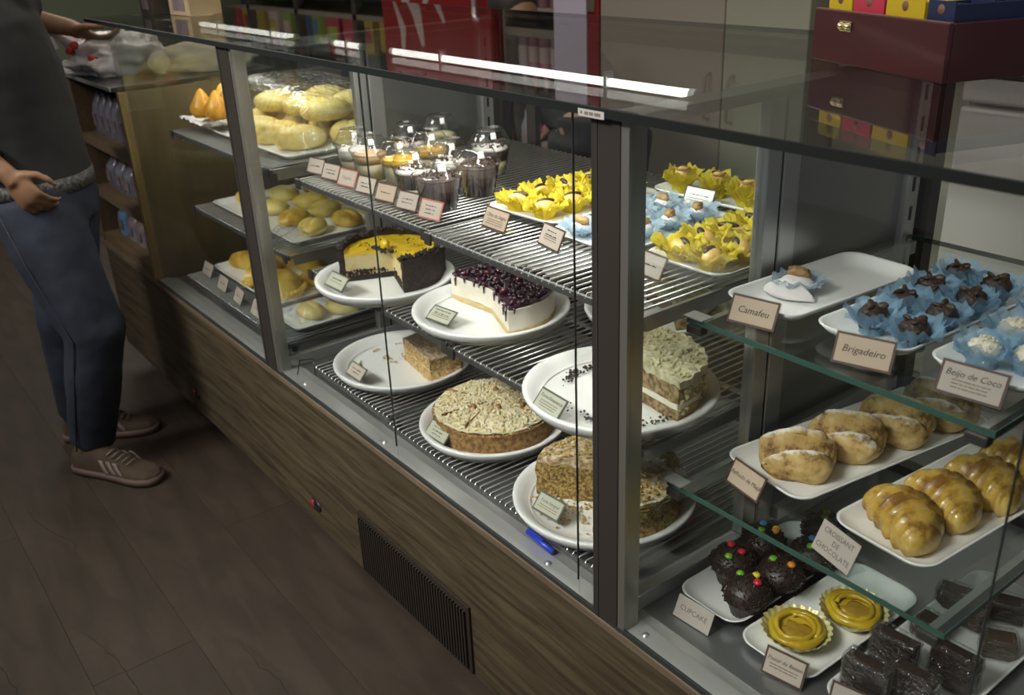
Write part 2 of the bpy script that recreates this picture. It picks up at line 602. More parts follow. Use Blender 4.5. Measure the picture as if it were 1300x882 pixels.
# wooden end of the case
ep = cbox('end_panel', 'panel_wood', -2.968, -2.948, 0.016, 0.72, 0.503, 1.085)
cbox('end_panel_edge', 'panel_edge', -2.970, -2.946, -0.008, 0.0155, 0.503, 1.085, parent=ep)
cbox('end_glass', 'divglass', -2.962, -2.956, 0.016, 0.70, 1.0855, TOPZ - 0.002)
for x in (-0.79, -1.02, -1.56, -1.93):
    MB().lathe([(0.0, 0.004), (0.004, 0.0035), (0.006, 0.0)], 10, (x, 0.011, 0.509)).build('sill_screw', 'steel', case, True)
st = cbox('maker_sticker', mat('sticker_paper', (0.42, 0.40, 0.38), 0.6), -0.893, -0.846, -0.0225, -0.0215, TOPZ - 0.0035, TOPZ + 0.0055)
MB().box(-0.889, -0.885, -0.0228, -0.0226, TOPZ - .0005, TOPZ + .0030).box(-0.881, -0.874, -0.0228, -0.0226, TOPZ - .0010, TOPZ + .0030).box(-0.8725, -0.865, -0.0228, -0.0226, TOPZ - .0010, TOPZ + .0030).box(-0.863, -0.852, -0.0228, -0.0226, TOPZ - .0010, TOPZ + .0030).build('sticker_print', 'printgrey', st)
# black cable clip in the corner of the middle bay floor
MB().tube([(-1.985, 0.016, 0.512), (-1.99, 0.03, 0.545), (-1.955, 0.05, 0.555), (-1.945, 0.045, 0.515)], 0.0015, 6).build('cable_loop', 'black', case, True)


# LED lamps under the top glass
def lamp(x0, x1, label, power):
    t = thing('led_lamp', label, 'lamp', ((x0 + x1) / 2, 0.237, 1.262), 0, 'led tubes under the glass top')
    h = (x1 - x0) / 2
    MB().tube([(-h, 0, 0), (h, 0, 0)], 0.0065, 10).build('tube', 'led', t, True)
    for e in (-1, 1):
        MB().tube([(e * h, 0, 0), (e * (h + 0.012), 0, 0)], 0.0075, 10).build('end_cap', 'plate', t)
    for c in ((-0.56 * h, 0.58 * h) if h > 0.2 else (0.0,)):
        MB().box(c - 0.003, c + 0.003, -0.008, 0.008, -0.008, 0.0165).build('clip', 'steel', t)
    d = bpy.data.lights.new('tube_light', 'AREA')
    d.shape = 'RECTANGLE'
    d.size, d.size_y, d.energy, d.color = 2 * h, 0.03, power, (1.0, 0.965, 0.90)
    lo = bpy.data.objects.new('tube_light', d)
    col.objects.link(lo)
    lo.parent = t
    lo.location = (0, 0, -0.0085)
    return t


lamp(-1.765, -0.946, 'long bright led tube under the glass above the cakes', 3.6)
lamp(-2.050 + 0.03, -1.905, 'short led tube stub under the glass beside the steel post', 0.4)
lamp(-2.85, -2.228, 'led tube under the glass above the bread rolls', 2.2)


# ================================================================== SHELVES IN THE CASE
def wire_shelf(label, x0, x1, y0, y1, z, sp=0.017, feet=False, group='wire shelves of the glass counter'):
    t = thing('wire_shelf', label, 'shelf', (x0, y0, z), 0, group)
    w, d = x1 - x0, y1 - y0
    MB().box(0, w, 0, 0.007, -0.012, 0.0).build('front_bar', 'wirebar', t, bevel=0.0015)
    MB().box(0, w, d - 0.007, d, -0.010, 0.0).build('rear_bar', 'wirebar', t)
    for x in (0.0, w - 0.006):
        MB().box(x, x + 0.006, 0.007, d - 0.007, -0.010, -0.001).build('side_bar', 'wire', t)
    m = MB()
    n = int((w - 0.012) / sp)
    for k in range(n):
        x = 0.006 + (w - 0.012) * (k + 0.5) / n
        m.tube([(x, 0.001, -0.004), (x, 0.004, 0.0022), (x, d - 0.004, 0.0022), (x, d - 0.001, -0.004)], 0.0021, 5, False)
    tag(m.build('wire', 'wire', t, True), kind='stuff')
    MB().box(0.0, w, d * 0.5 - 0.003, d * 0.5 + 0.003, -0.007, -0.001).build('cross_bar', 'wire', t)
    for x in (0.002, w - 0.022):
        if feet:
            MB().box(x, x + 0.012, 0.02, 0.032, -0.022, -0.012).build('foot', 'black', t)
        else:
            MB().box(x, x + 0.020, -0.006, 0.0, -0.020, 0.004).build('end_clip', 'bracket', t, bevel=0.002)
            MB().box(x + 0.006, x + 0.014, 0.02, d, -0.030, -0.0125).build('arm', 'steel', t)
    return t


ZT, ZM, ZB = 0.980, 0.760, 0.530
wire_shelf('upper wire shelf carrying the dessert cups', -2.000, -1.445, 0.088, 0.680, ZT)
wire_shelf('upper wire shelf carrying the trays of yellow and blue sweets', -1.440, -0.880, 0.078, 0.680, ZT)
wire_shelf('middle wire shelf under the passion fruit and berry cheesecakes', -2.000, -1.405, 0.090, 0.62, ZM)
wire_shelf('middle wire shelf under the nut cake beside the dark post', -1.400, -0.880, 0.085, 0.62, ZM)
wire_shelf('floor grid under the single slice of cake', -1.970, -1.607, 0.052, 0.62, ZB, 0.0155, True)
wire_shelf('floor grid under the crumb cakes', -1.601, -0.900, 0.040, 0.62, ZB, 0.0155, True)
wire_shelf('upper wire shelf of bread rolls in the far bay', -2.82, -2.13, 0.083, 0.62, ZT)
wire_shelf('middle wire shelf of buns in the far bay', -2.78, -2.13, 0.095, 0.62, ZM)
wire_shelf('floor grid under the turnovers in the far bay', -2.86, -2.13, 0.060, 0.62, ZB, 0.0155, True)


def glass_shelf(label, x0, x1, y0, y1, z):
    t = thing('glass_shelf', label, 'shelf', (x0, y0, z), 0, 'glass shelves of the near bay')
    w, d = x1 - x0, y1 - y0
    MB().box(0, w, 0.0012, d, -0.008, 0).build('sheet', 'shelfglass', t)
    MB().box(0, w, 0.0, 0.0012, -0.008, 0).build('front_edge', 'greenedge', t)
    MB().box(w, w + 0.0012, 0.0, d, -0.008, 0).build('side_edge', 'greenedge', t)
    MB().box(0.0, w, d, d + 0.0012, -0.008, 0).build('rear_edge', 'greenedge', t)
    for x in (0.003, w - 0.030):
        MB().box(x, x + 0.026, -0.005, 0.012, -0.022, -0.0083).build('end_bracket', 'bracket', t, bevel=0.002)
        MB().box(x + 0.006, x + 0.016, 0.0125, d, -0.030, -0.0083).build('arm', 'steel', t)
    MB().box(-0.004, 0.030, -0.004, 0.020, 0.0004, 0.0024).build('corner_plate', 'steel', t)
    return t


glass_shelf('upper glass shelf holding the trays of blue wrapped sweets', -0.832, -0.395, 0.122, 0.665, 0.985)
glass_shelf('lower glass shelf holding turnovers and croissants', -0.832, -0.395, 0.092, 0.665, 0.730)
GZ1, GZ2, PZ = 0.9852, 0.7302, 0.5062
WT, WM, WB = ZT + 0.0044, ZM + 0.0044, ZB + 0.0044


# ================================================================== PLATES AND TRAYS
def plate(label, x, y, z, r=0.16):
    t = thing('cake_plate', label, 'plate', (x, y, z), 0, 'white cake plates')
    k = r / 0.16
    MB().lathe([(0, 0.004), (0.110 * k, 0.004), (0.128 * k, 0.007), (0.140 * k, 0.017), (0.150 * k, 0.0235), (0.157 * k, 0.0255), (0.160 * k, 0.0245),
                (0.1605 * k, 0.021), (0.155 * k, 0.011), (0.146 * k, 0.0), (0, 0.0)], 64).build('dish', 'plate', t, True)
    MB().lathe([(0.1285 * k, 0.0085), (0.131 * k, 0.0105), (0.1335 * k, 0.0108)], 64).build('inner_ring', 'plate', t, True)
    return t


def sq_tray(label, cx, cy, z, w, d, rz=0.0, h=0.02, m='white', group='white serving trays', corner=0.03):
    """shallow rounded rectangular dish"""
    t = thing('serving_tray', label, 'tray', (cx, cy, z), rz, group)

    def ring(w_, d_, c, zz, n=6):
        out = []
        for sx, sy, a0 in ((1, 1, 0), (-1, 1, PI / 2), (-1, -1, PI), (1, -1, 1.5 * PI)):
            for k in range(n + 1):
                a = a0 + PI / 2 * k / n
                out.append((sx * (w_ / 2 - c) + c * math.cos(a), sy * (d_ / 2 - c) + c * math.sin(a), zz))
        return out
    rings = [ring(w * 0.985 - 0.05, d * 0.985 - 0.05, corner * 0.5, 0.0), ring(w - 0.018, d - 0.018, corner * 0.85, h * 0.45), ring(w, d, corner, h),
             ring(w - 0.004, d - 0.004, corner * 0.95, h + 0.0012), ring(w - 0.010, d - 0.010, corner * 0.9, h - 0.001),
             ring(w - 0.03, d - 0.03, corner * 0.75, h * 0.4), ring(w - 0.055, d - 0.055, corner * 0.5, 0.0045)]
    m_ = MB()
    n = len(rings[0])
    vs = [p for r in rings for p in r]
    fs = []
    for i in range(len(rings) - 1):
        for k in range(n):
            k2 = (k + 1) % n
            fs.append((i * n + k, i * n + k2, (i + 1) * n + k2, (i + 1) * n + k))
    fs.append(tuple(range(n))[::-1])
    fs.append(tuple((len(rings) - 1) * n + k for k in range(n)))
    m_.add(vs, fs)
    m_.build('dish', m, t, True)
    return t


plate('white plate under the passion fruit cheesecake', -1.777, 0.170, WM, 0.156)
plate('white plate under the berry cheesecake', -1.46, 0.232, WM, 0.161)
plate('white plate under the nut cake behind the dark post', -1.024, 0.178, WM, 0.163)
plate('white plate under the cream pie at the back of the middle shelf', -1.235, 0.475, WM, 0.142)
plate('white plate mostly bare with one slice of cake', -1.808, 0.214, WB, 0.166)
plate('white plate under the whole crumb cake', -1.42, 0.195, WB, 0.154)
plate('white plate under the cut brown cake beside the blue pen', -1.066, 0.180, WB, 0.164)
plate('empty white plate tucked behind the berry cheesecake', -1.62, 0.505, WM, 0.125)

# ================================================================== CAKES
M['choc_crust'] = mat('chocolate_crust', (0.016, 0.010, 0.009), 0.75, c2=(0.035, 0.022, 0.018), nscale=90, bump=0.7, bscale=140)
M['custard'] = mat('custard', (0.62, 0.50, 0.24), 0.6, c2=(0.70, 0.60, 0.36), nscale=40, bump=0.3, bscale=70)
M['passion'] = mat('passion_jelly', (0.80, 0.57, 0.025), 0.12, c2=(0.68, 0.43, 0.015), nscale=25, coat=0.6, bump=0.15, bscale=50)
M['seed'] = mat('passion_seed', (0.02, 0.015, 0.01), 0.3)
M['cream'] = mat('white_cheese_cream', (0.80, 0.76, 0.66), 0.5, c2=(0.72, 0.66, 0.54), nscale=30, bump=0.2, bscale=60)
M['biscuit'] = mat('biscuit_base', (0.52, 0.38, 0.17), 0.8, c2=(0.62, 0.48, 0.26), nscale=80, bump=0.5, bscale=120)
M['berry'] = mat('berry_jam', (0.045, 0.006, 0.018), 0.12, c2=(0.015, 0.006, 0.016), nscale=50, coat=0.8, bump=0.5, bscale=60)
M['berry_red'] = mat('red_berry', (0.10, 0.008, 0.015), 0.12, coat=0.8)
M['sponge'] = mat('golden_sponge', (0.38, 0.22, 0.07), 0.9, c2=(0.70, 0.50, 0.23), nscale=150, bump=1.0, bscale=190, lo=.38, hi=.62)
M['sponge_top'] = mat('glazed_nut_top', (0.38, 0.24, 0.13), 0.45, c2=(0.72, 0.58, 0.40), nscale=110, bump=1.0, bscale=120, lo=.38, hi=.62)
M['crumb_side'] = mat('baked_cake_side', (0.16, 0.080, 0.028), 0.9, c2=(0.40, 0.23, 0.08), nscale=110, bump=1.0, bscale=170, lo=.36, hi=.64)
M['crumb_top'] = mat('sugared_crumble', (0.64, 0.54, 0.31), 0.9, c2=(0.76, 0.69, 0.50), nscale=40, bump=0.9, bscale=70)
M['crumble'] = mat('crumble_bits', (0.66, 0.54, 0.28), 0.9, c2=(0.80, 0.73, 0.54), nscale=60)
M['nut'] = mat('brown_nut', (0.30, 0.15, 0.05), 0.6)
M['brown_cake'] = mat('brown_cake', (0.15, 0.085, 0.02), 0.9, c2=(0.50, 0.34, 0.11), nscale=170, bump=1.0, bscale=200, lo=.38, hi=.62)
M['gold_crumb'] = mat('golden_crumbs', (0.42, 0.28, 0.07), 0.9, c2=(0.55, 0.40, 0.14), nscale=60)
M['sugar_top'] = mat('sugared_brown_top', (0.36, 0.22, 0.08), 0.9, c2=(0.70, 0.60, 0.44), nscale=90, bump=1.0, bscale=110, lo=.38, hi=.62)
M['dark_cake'] = mat('dark_nut_cake', (0.10, 0.060, 0.028), 0.9, c2=(0.36, 0.25, 0.12), nscale=110, bump=1.0, bscale=150, lo=.38, hi=.62)
M['pistachio'] = mat('pale_green_cream', (0.42, 0.38, 0.19), 0.7, c2=(0.68, 0.62, 0.44), nscale=90, bump=1.0, bscale=110, lo=.36, hi=.64)
M['choc_bits'] = mat('chocolate_bits', (0.030, 0.018, 0.014), 0.5)


def cake(name, label, x, y, z, rz=0):
    return thing(name, label, 'cake', (x, y, z), rz)


# passion fruit cheesecake: dark crust, custard, yellow jelly; front wedge gone
zc = WM + 0.0045
t = cake('passion_fruit_cheesecake', 'yellow topped cheesecake in a dark chocolate crust with a wedge missing', -1.800, 0.205, zc)
A0, A1 = R(-20), R(248)
MB().sector(0, 0.118, 0, 0.012, A0, A1, 60, 8, 2, 0.001).build('crust_base', 'choc_crust', t, True)
MB().sector(0.107, 0.120, 0.0125, 0.074, A0, A1, 72, 3, 6, 0.003, 90, top=lambda r, a: 0.004 * noise.noise((a * 9, 0, 0))).build('crust_wall', 'choc_crust', t, True)
MB().sector(0, 0.1065, 0.0125, 0.058, A0, A1, 60, 10, 5, 0.0015, 60).build('custard', 'custard', t, True)
MB().sector(0, 0.1065, 0.0582, 0.066, A0, A1, 60, 10, 2, 0.0012, 50).build('jelly', 'passion', t, True)
m = MB()
m.lumps([(0.112 * math.cos(a) + random.uniform(-.004, .004), 0.112 * math.sin(a) + random.uniform(-.004, .004), 0.076 + random.uniform(-.002, .004)) for a in [A0 + (A1 - A0) * k / 170 for k in range(171)]], 0.005, 0.0095)
m.lumps([(rr * math.cos(aa), rr * math.sin(aa), 0.013 + random.uniform(0, .012)) for rr, aa in [(random.uniform(.02, .105), A0 - 0.02) for _ in range(40)] + [(random.uniform(.01, .105), A1 + 0.01) for _ in range(70)]], 0.002, 0.005)
tag(m.build('crust_crumb', 'choc_crust', t), kind='stuff')
m = MB()
m.lumps([(rr * math.cos(aa), rr * math.sin(aa), 0.067) for rr, aa in [(math.sqrt(random.random()) * 0.10, random.uniform(A0 + .1, A1 - .1)) for _ in range(46)]], 0.0016, 0.0026)
tag(m.build('seed', 'seed', t), kind='stuff')
m = MB()
m.ball((-0.006, -0.012, 0.076), (0.014, 0.011, 0.013), 12, 8, lambda d: 1 + 0.18 * noise.noise(d * 4))
m.build('fruit_garnish', 'passion', t, True)
m = MB().lumps([(random.uniform(-.03, .03), random.uniform(-.035, -.012), 0.070) for _ in range(26)], 0.003, 0.007)
m.build('chocolate_curls', 'choc_bits', t)

# berry cheesecake: what is left is the back half
t = cake('berry_cheesecake', 'half of a white cheesecake under glossy dark berry topping', -1.462, 0.236, zc)
A0, A1 = R(-22), R(186)
dent = lambda r, a: 0.0
MB().sector(0, 0.128, 0, 0.011, A0, A1, 50, 10, 2, 0.0015, 70).build('biscuit_base', 'biscuit', t, True)
MB().sector(0, 0.127, 0.0112, 0.053, A0, A1, 50, 10, 6, 0.0018, 40).build('cheese_filling', 'cream', t, True)
MB().sector(0, 0.1245, 0.0532, 0.060, A0 + .02, A1 - .02, 60, 14, 2, 0.0025, 90).build('berry_layer', 'berry', t, True)
m = MB()
for _ in range(230):
    rr, aa = math.sqrt(random.random()) * 0.121, random.uniform(A0 + .05, A1 - .05)
    m.ball((rr * math.cos(aa), rr * math.sin(aa), 0.062), (random.uniform(.003, .0062),) * 3, 7, 5)
tag(m.build('berry', 'berry', t, True), kind='stuff')
for bx, by in ((-0.055, 0.03), (0.02, 0.055), (0.05, -0.005), (-0.01, 0.02)):
    MB().ball((bx, by, 0.065), (0.008, 0.008, 0.007), 10, 7).build('red_berry', 'berry_red', t, True)
m = MB()
for aa, rr in [(A0, .03), (A0, .07), (A0, .10), (A0, .118), (A1, .05), (A1, .08), (A1, .02), (A1, .11), (A1, 0.035), (R(-15), .126)]:
    x_, y_ = rr * math.cos(aa), rr * math.sin(aa)
    off = -0.002
    ll = random.uniform(.008, .03)
    m.tube([(x_, y_ + off, 0.057), (x_, y_ + off * 1.5, 0.057 - ll)], [0.003, 0.0014], 6)
tag(m.build('jam_drip', 'berry', t, True), kind='stuff')

# slice of layered cake on the bare plate
t = cake('cake_slice', 'single thick golden cake slice on an otherwise crumb strewn plate', -1.742, 0.255, WB + 0.0045, R(-3))
def prism(poly, z0, z1, nz, amp, sc):
    """upright solid over a polygon outline, sides subdivided and roughened"""
    m_ = MB()
    n_ = 7
    D = lambda p: p + noise.noise_vector(p * sc) * amp
    k = len(poly)
    for i in range(k):
        a, b = Vector((*poly[i], 0)), Vector((*poly[(i + 1) % k], 0))
        m_.sheet(lambda u, v, a=a, b=b: D((a + (b - a) * u) + Vector((0, 0, z0 + (z1 - z0) * v))), n_ * 2, nz)
    c = sum((Vector((*p, 0)) for p in poly), Vector()) / k
    for zz in (z0, z1):
        for i in range(k):
            a, b = Vector((*poly[i], 0)), Vector((*poly[(i + 1) % k], 0))
            m_.sheet(lambda u, v, a=a, b=b, zz=zz: D(c + ((a + (b - a) * u) - c) * v + Vector((0, 0, zz))), n_ * 2, n_)
    return m_
P_ = [(-0.085, -0.030), (0.068, -0.045), (0.082, 0.030), (0.035, 0.062), (-0.082, 0.030)]
prism(P_, 0, 0.028, 4, 0.003, 70).build('lower_sponge', 'sponge', t, True)
prism([(a * .985, b * .985) for a, b in P_], 0.0282, 0.031, 2, 0.002, 70).build('filling', 'custard', t, True)
prism(P_, 0.0312, 0.056, 4, 0.003, 70).build('upper_sponge', 'sponge', t, True)
prism([(a * 1.01, b * 1.01) for a, b in P_], 0.0562, 0.061, 2, 0.003, 80).build('glazed_top', 'sponge_top', t, True)
m = MB().lumps([(-0.066 + 0.115 * math.cos(a), -0.033 + 0.115 * math.sin(a), 0.004) for a in [random.choice([random.uniform(2.2, 2.9), random.uniform(3.3, 3.5), random.uniform(4.0, 4.5), random.uniform(1.4, 2.0)]) for _ in range(120)]] +
               [(random.uniform(-0.12, -0.085), random.uniform(-.04, .05), 0.003) for _ in range(50)] + [(random.gauss(-.11, .02), random.gauss(-.06, .006), 0.003) for _ in range(30)], 0.0012, 0.0036, 0.7)
tag(m.build('crumb', 'gold_crumb', t), kind='stuff')

# whole crumb cake
t = cake('crumb_cake', 'whole round cake covered in pale crumble and sugar', -1.421, 0.197, WB + 0.0045)
MB().sector(0, 0.127, 0, 0.050, 0, 2 * PI, 72, 8, 6, 0.003, 60, top=lambda r, a: -0.006 * (r / .127) ** 4).build('sponge', 'crumb_side', t, True)
MB().sector(0, 0.122, 0.0502, 0.060, 0, 2 * PI, 72, 14, 2, 0.0035, 70, top=lambda r, a: -0.012 * (r / .122) ** 4).build('crumble_top', 'crumb_top', t, True)
m = MB().lumps([(rr * math.cos(aa), rr * math.sin(aa), 0.0615 - 0.012 * (rr / .122) ** 4) for rr, aa in [(math.sqrt(random.random()) * .119, random.uniform(0, 2 * PI)) for _ in range(1100)]], 0.0018, 0.0052)
m.lumps([(0.124 * math.cos(aa), 0.124 * math.sin(aa), random.uniform(.028, .05)) for aa in [random.uniform(0, 2 * PI) for _ in range(130)]], 0.0012, 0.003)
tag(m.build('crumble', 'crumble', t), kind='stuff')
for aa in (R(20), R(80), R(-65)):
    MB().box(-0.116, 0.116, -0.0005, 0.0005, 0.050, 0.0605, Matrix.Rotation(aa, 3, 'Z')).build('cut_line', 'crumb_side', t)
for px_, py_ in ((0.035, -0.012), (-0.03, 0.03), (-0.01, 0.06), (0.06, 0.03), (0.0, -0.05)):
    MB().ball((px_, py_, 0.063), (0.0075, 0.006, 0.006), 9, 6, lambda d: 1 + .2 * noise.noise(d * 3)).build('nut', 'nut', t, True)

# cut brown cake at the front
t = cake('brown_cake', 'tall brown cake with sugared crust, front wedge missing, next to the dark post', -1.052, 0.176, WB + 0.0045)
A0, A1 = R(-28), R(215)
MB().sector(0, 0.132, 0, 0.068, A0, A1, 66, 10, 8, 0.004, 70).build('sponge', 'brown_cake', t, True)
MB().sector(0, 0.131, 0.0682, 0.076, A0, A1, 66, 14, 2, 0.005, 45, top=lambda r, a: 0.010 * (1 - (r / .131) ** 2)).build('sugared_crust', 'sugar_top', t, True)
m = MB().lumps([(rr * math.cos(aa), rr * math.sin(aa), 0.079 + 0.010 * (1 - (rr / .131) ** 2)) for rr, aa in [(math.sqrt(random.random()) * .127, random.uniform(A0 + .05, A1 - .05)) for _ in range(430)]], 0.0018, 0.005, 0.7)
m.lumps([(random.gauss(-.045, .022), random.gauss(-.085, .012), 0.003) for _ in range(90)] + [(random.gauss(.02, .03), random.gauss(-.045, .02), 0.003) for _ in range(60)] + [(random.uniform(-.09, -.01), random.uniform(-.06, -.03), .003) for _ in range(40)], 0.0014, 0.0042, 0.8)
tag(m.build('crumb', 'gold_crumb', t), kind='stuff')

# nut cake behind the post
t = cake('nut_cake', 'remaining piece of dark layered nut cake with pale green cream', -1.022, 0.190, zc)
A0, A1 = R(-5), R(122)
MB().sector(0, 0.128, 0, 0.020, A0, A1, 40, 8, 3, 0.003, 60).build('lower_sponge', 'dark_cake', t, True)
MB().sector(0, 0.126, 0.0202, 0.030, A0, A1, 40, 8, 2, 0.002, 60).build('lower_cream', 'cream', t, True)
MB().sector(0, 0.128, 0.0302, 0.060, A0, A1, 40, 8, 3, 0.003, 60).build('upper_sponge', 'dark_cake', t, True)
MB().sector(0, 0.131, 0.0602, 0.072, A0, A1, 40, 10, 2, 0.006, 60).build('green_cream', 'pistachio', t, True)
m = MB().lumps([(rr * math.cos(aa), rr * math.sin(aa), random.uniform(.004, .07) if rr > .125 else 0.074) for rr, aa in [(random.choice([0.13, random.uniform(.05, .128)]), random.uniform(A0, A1)) for _ in range(260)]], 0.002, 0.0055)
tag(m.build('chopped_nut', 'pistachio', t), kind='stuff')
m = MB()
for ca, sa, n_ in ((152, 14, 90), (190, 9, 60), (300, 12, 50), (250, 10, 10), (338, 14, 40)):
    m.lumps([((0.112 + random.gauss(0, .006)) * math.cos(q), (0.112 + random.gauss(0, .006)) * math.sin(q), 0.004) for q in [R(ca + random.gauss(0, sa)) for _ in range(n_)]], 0.0014, 0.0042, 0.8)
tag(m.build('crumb', 'choc_bits', t), kind='stuff')
m = MB()
m.tube([(0.03 - .12 * 0 + q * .05, -0.112 + q * 0.012, 0.0065) for q in (0, .5, 1)], 0.0025, 6)
m.build('cake_fork', 'black', t)

# cream pie at the back
t = cake('cream_pie', 'pale cream topped dark pie partly hidden behind the nut cake', -1.215, 0.500, zc)
MB().sector(0, 0.088, 0, 0.022, R(-40), R(170), 40, 6, 4, 0.002, 60).build('dark_base', 'dark_cake', t, True)
MB().sector(0, 0.086, 0.0222, 0.034, R(-38), R(168), 40, 10, 2, 0.004, 50, top=lambda r, a: 0.018 * (1 - (r / .086) ** 2)).build('cream_top', 'pistachio', t, True)


# ================================================================== DESSERT CUPS
M['chocmousse'] = mat('chocolate_mousse', (0.032, 0.016, 0.013), 0.6, c2=(0.06, 0.032, 0.025), nscale=60, bump=0.6, bscale=90)
M['caramel'] = mat('caramel', (0.55, 0.32, 0.06), 0.2, c2=(0.68, 0.48, 0.16), nscale=30)
M['creampud'] = mat('cream_pudding', (0.66, 0.58, 0.36), 0.5, c2=(0.75, 0.68, 0.5), nscale=30)
M['orange'] = mat('orange_jelly', (0.85, 0.48, 0.02), 0.15, coat=.5)
M['peach'] = mat('peach_pudding', (0.62, 0.42, 0.24), 0.4)
M['whip'] = mat('whipped_cream', (0.80, 0.77, 0.72), 0.6, bump=0.5, bscale=70)
M['cocoabits'] = mat('cocoa_bits', (0.06, 0.03, 0.02), 0.8)
M['whitesticker'] = mat('white_label', (0.85, 0.85, 0.83), 0.5)


def cup(label, x, y, layers, topm, bitm=None, rz=0.0, r=0.046, h=0.066):
    t = thing('dessert_cup', label, 'dessert cup', (x, y, WT), rz, 'dessert cups on the upper shelf')
    rb = r * 0.70
    rr = lambda z: rb + (r - rb) * z / h
    MB().lathe([(0, 0.0), (rb, 0.0), (r, h), (r + 0.003, h), (r + 0.003, h + 0.004), (r, h + 0.004)], 28).build('cup', 'plastic', t, True)
    z = 0.0015
    for m_, zz in layers:
        MB().lathe([(0, z), (rr(z) - 0.0015, z), (rr(zz) - 0.0015, zz), (0, zz + 0.0005)], 24).build('layer', m_, t, True)
        z = zz + 0.0003
    MB().ball((0, 0, z), (rr(z) - 0.003, rr(z) - 0.003, 0.008), 20, 8, lambda d: 1 + 0.12 * noise.noise(d * 5 + Vector((x * 50, y * 40, 0)))).build('topping', topm, t, True)
    if bitm:
        mm = MB().lumps([(q * math.cos(a), q * math.sin(a), z + 0.0085) for q, a in [(math.sqrt(random.random()) * r * .75, random.uniform(0, 6.28)) for _ in range(60)]], 0.0016, 0.004)
        tag(mm.build('sprinkle', bitm, t), kind='stuff')
    hz = h + 0.004
    MB().lathe([(r + 0.0035, hz - 0.004), (r + 0.004, hz), (r * 0.97, hz + 0.004), (r * 0.78, hz + 0.020), (r * 0.66, hz + 0.0275), (r * 0.60, hz + 0.0285), (0, hz + 0.0275)], 28).build('dome_lid', 'plastic', t, True)
    MB().lathe([(r * 0.645, hz + 0.0278), (r * 0.665, hz + 0.0292), (r * 0.685, hz + 0.0278)], 28).build('lid_rim', 'plastic', t, True)
    lb = MB()
    lb.sheet(lambda u, v: Vector((0.84 * r * 1.035 * math.cos(-0.55 + .32 * u) * (1 - .16 * v), 0.84 * r * 1.035 * math.sin(-0.55 + .32 * u) * (1 - .16 * v), hz + 0.0125 + 0.013 * v)), 5, 3)
    lb.build('lid_label', 'whitesticker', t, True, solid=0.0004)
    return t


cup('dessert cup full of dark chocolate under a shiny domed lid, nearest the tags', -1.545, 0.181, [('chocmousse', .060)], 'chocmousse', 'cocoabits', 0, 0.049)
cup('smooth chocolate mousse cup with cocoa crumbs nearest the yellow sweets', -1.575, 0.298, [('chocmousse', .058)], 'chocmousse', 'cocoabits')
cup('chocolate cup topped with white cream and dark shavings', -1.705, 0.425, [('creampud', .030), ('chocmousse', .055)], 'whip', 'cocoabits')
cup('small cream cup with chocolate bits between two chocolate cups', -1.680, 0.300, [('creampud', .035), ('whip', .052)], 'whip', 'cocoabits', 0, 0.042)
cup('caramel topped pudding cup in the second row', -1.795, 0.325, [('creampud', .040), ('caramel', .055)], 'caramel', None, 0, 0.043)
cup('chocolate cup with pinkish marshmallow top behind the red framed tags', -1.660, 0.196, [('creampud', .020), ('chocmousse', .052)], 'whip', 'cocoabits', 0, 0.044)
cup('layered cup of cream with bright orange jelly', -1.765, 0.225, [('creampud', .045), ('orange', .056)], 'orange', None, 0, 0.043)
cup('pale cream cup with dark crumbs in the rear row', -1.905, 0.338, [('creampud', .050)], 'whip', 'cocoabits', 0, 0.042)
cup('peach coloured pudding cup with a dark squiggle', -1.855, 0.205, [('creampud', .038), ('peach', .056)], 'peach', None, 0, 0.043)
cup('clear cup of white cream at the end of the tag row', -1.945, 0.215, [('creampud', .030), ('whip', .050)], 'whip', None, 0, 0.044)
cup('green topped cream cup farthest back by the steel post', -1.935, 0.445, [('creampud', .050)], 'pistachio', None, 0, 0.043)


# ================================================================== SWEETS IN PAPER CUPS
M['bluetulle'] = tulle_mat('blue_tulle', (0.34, 0.54, 0.72), 0.50)
M['bluetulle2'] = tulle_mat('pale_blue_tulle', (0.46, 0.58, 0.68), 0.72)
M['yellowpaper'] = tulle_mat('yellow_paper', (0.74, 0.62, 0.07), 0.90)
M['brig'] = mat('brigadeiro_chocolate', (0.014, 0.007, 0.005), 0.4, c2=(0.045, 0.022, 0.014), nscale=150, bump=1.0, bscale=160)
M['cocoanut'] = mat('cocoa_almond', (0.030, 0.015, 0.010), 0.4, c2=(0.07, 0.038, 0.022), nscale=70, bump=.3, bscale=90)
M['coco'] = mat('grated_coconut', (0.66, 0.60, 0.47), 0.85, c2=(0.78, 0.74, 0.62), nscale=70, bump=1.0, bscale=110)
M['walnutnut'] = mat('walnut_kernel', (0.32, 0.18, 0.06), 0.5, c2=(0.48, 0.30, 0.12), nscale=50, bump=1.0, bscale=70)
M['yolk'] = mat('egg_candy', (0.72, 0.50, 0.14), 0.4, c2=(0.60, 0.36, 0.10), nscale=30, coat=.4)
M['prune'] = mat('dark_prune', (0.035, 0.018, 0.012), 0.35)
M['linen'] = mat('white_fondant', (0.62, 0.58, 0.60), 0.7, c2=(0.70, 0.66, 0.66), nscale=60, bump=.2, bscale=200)


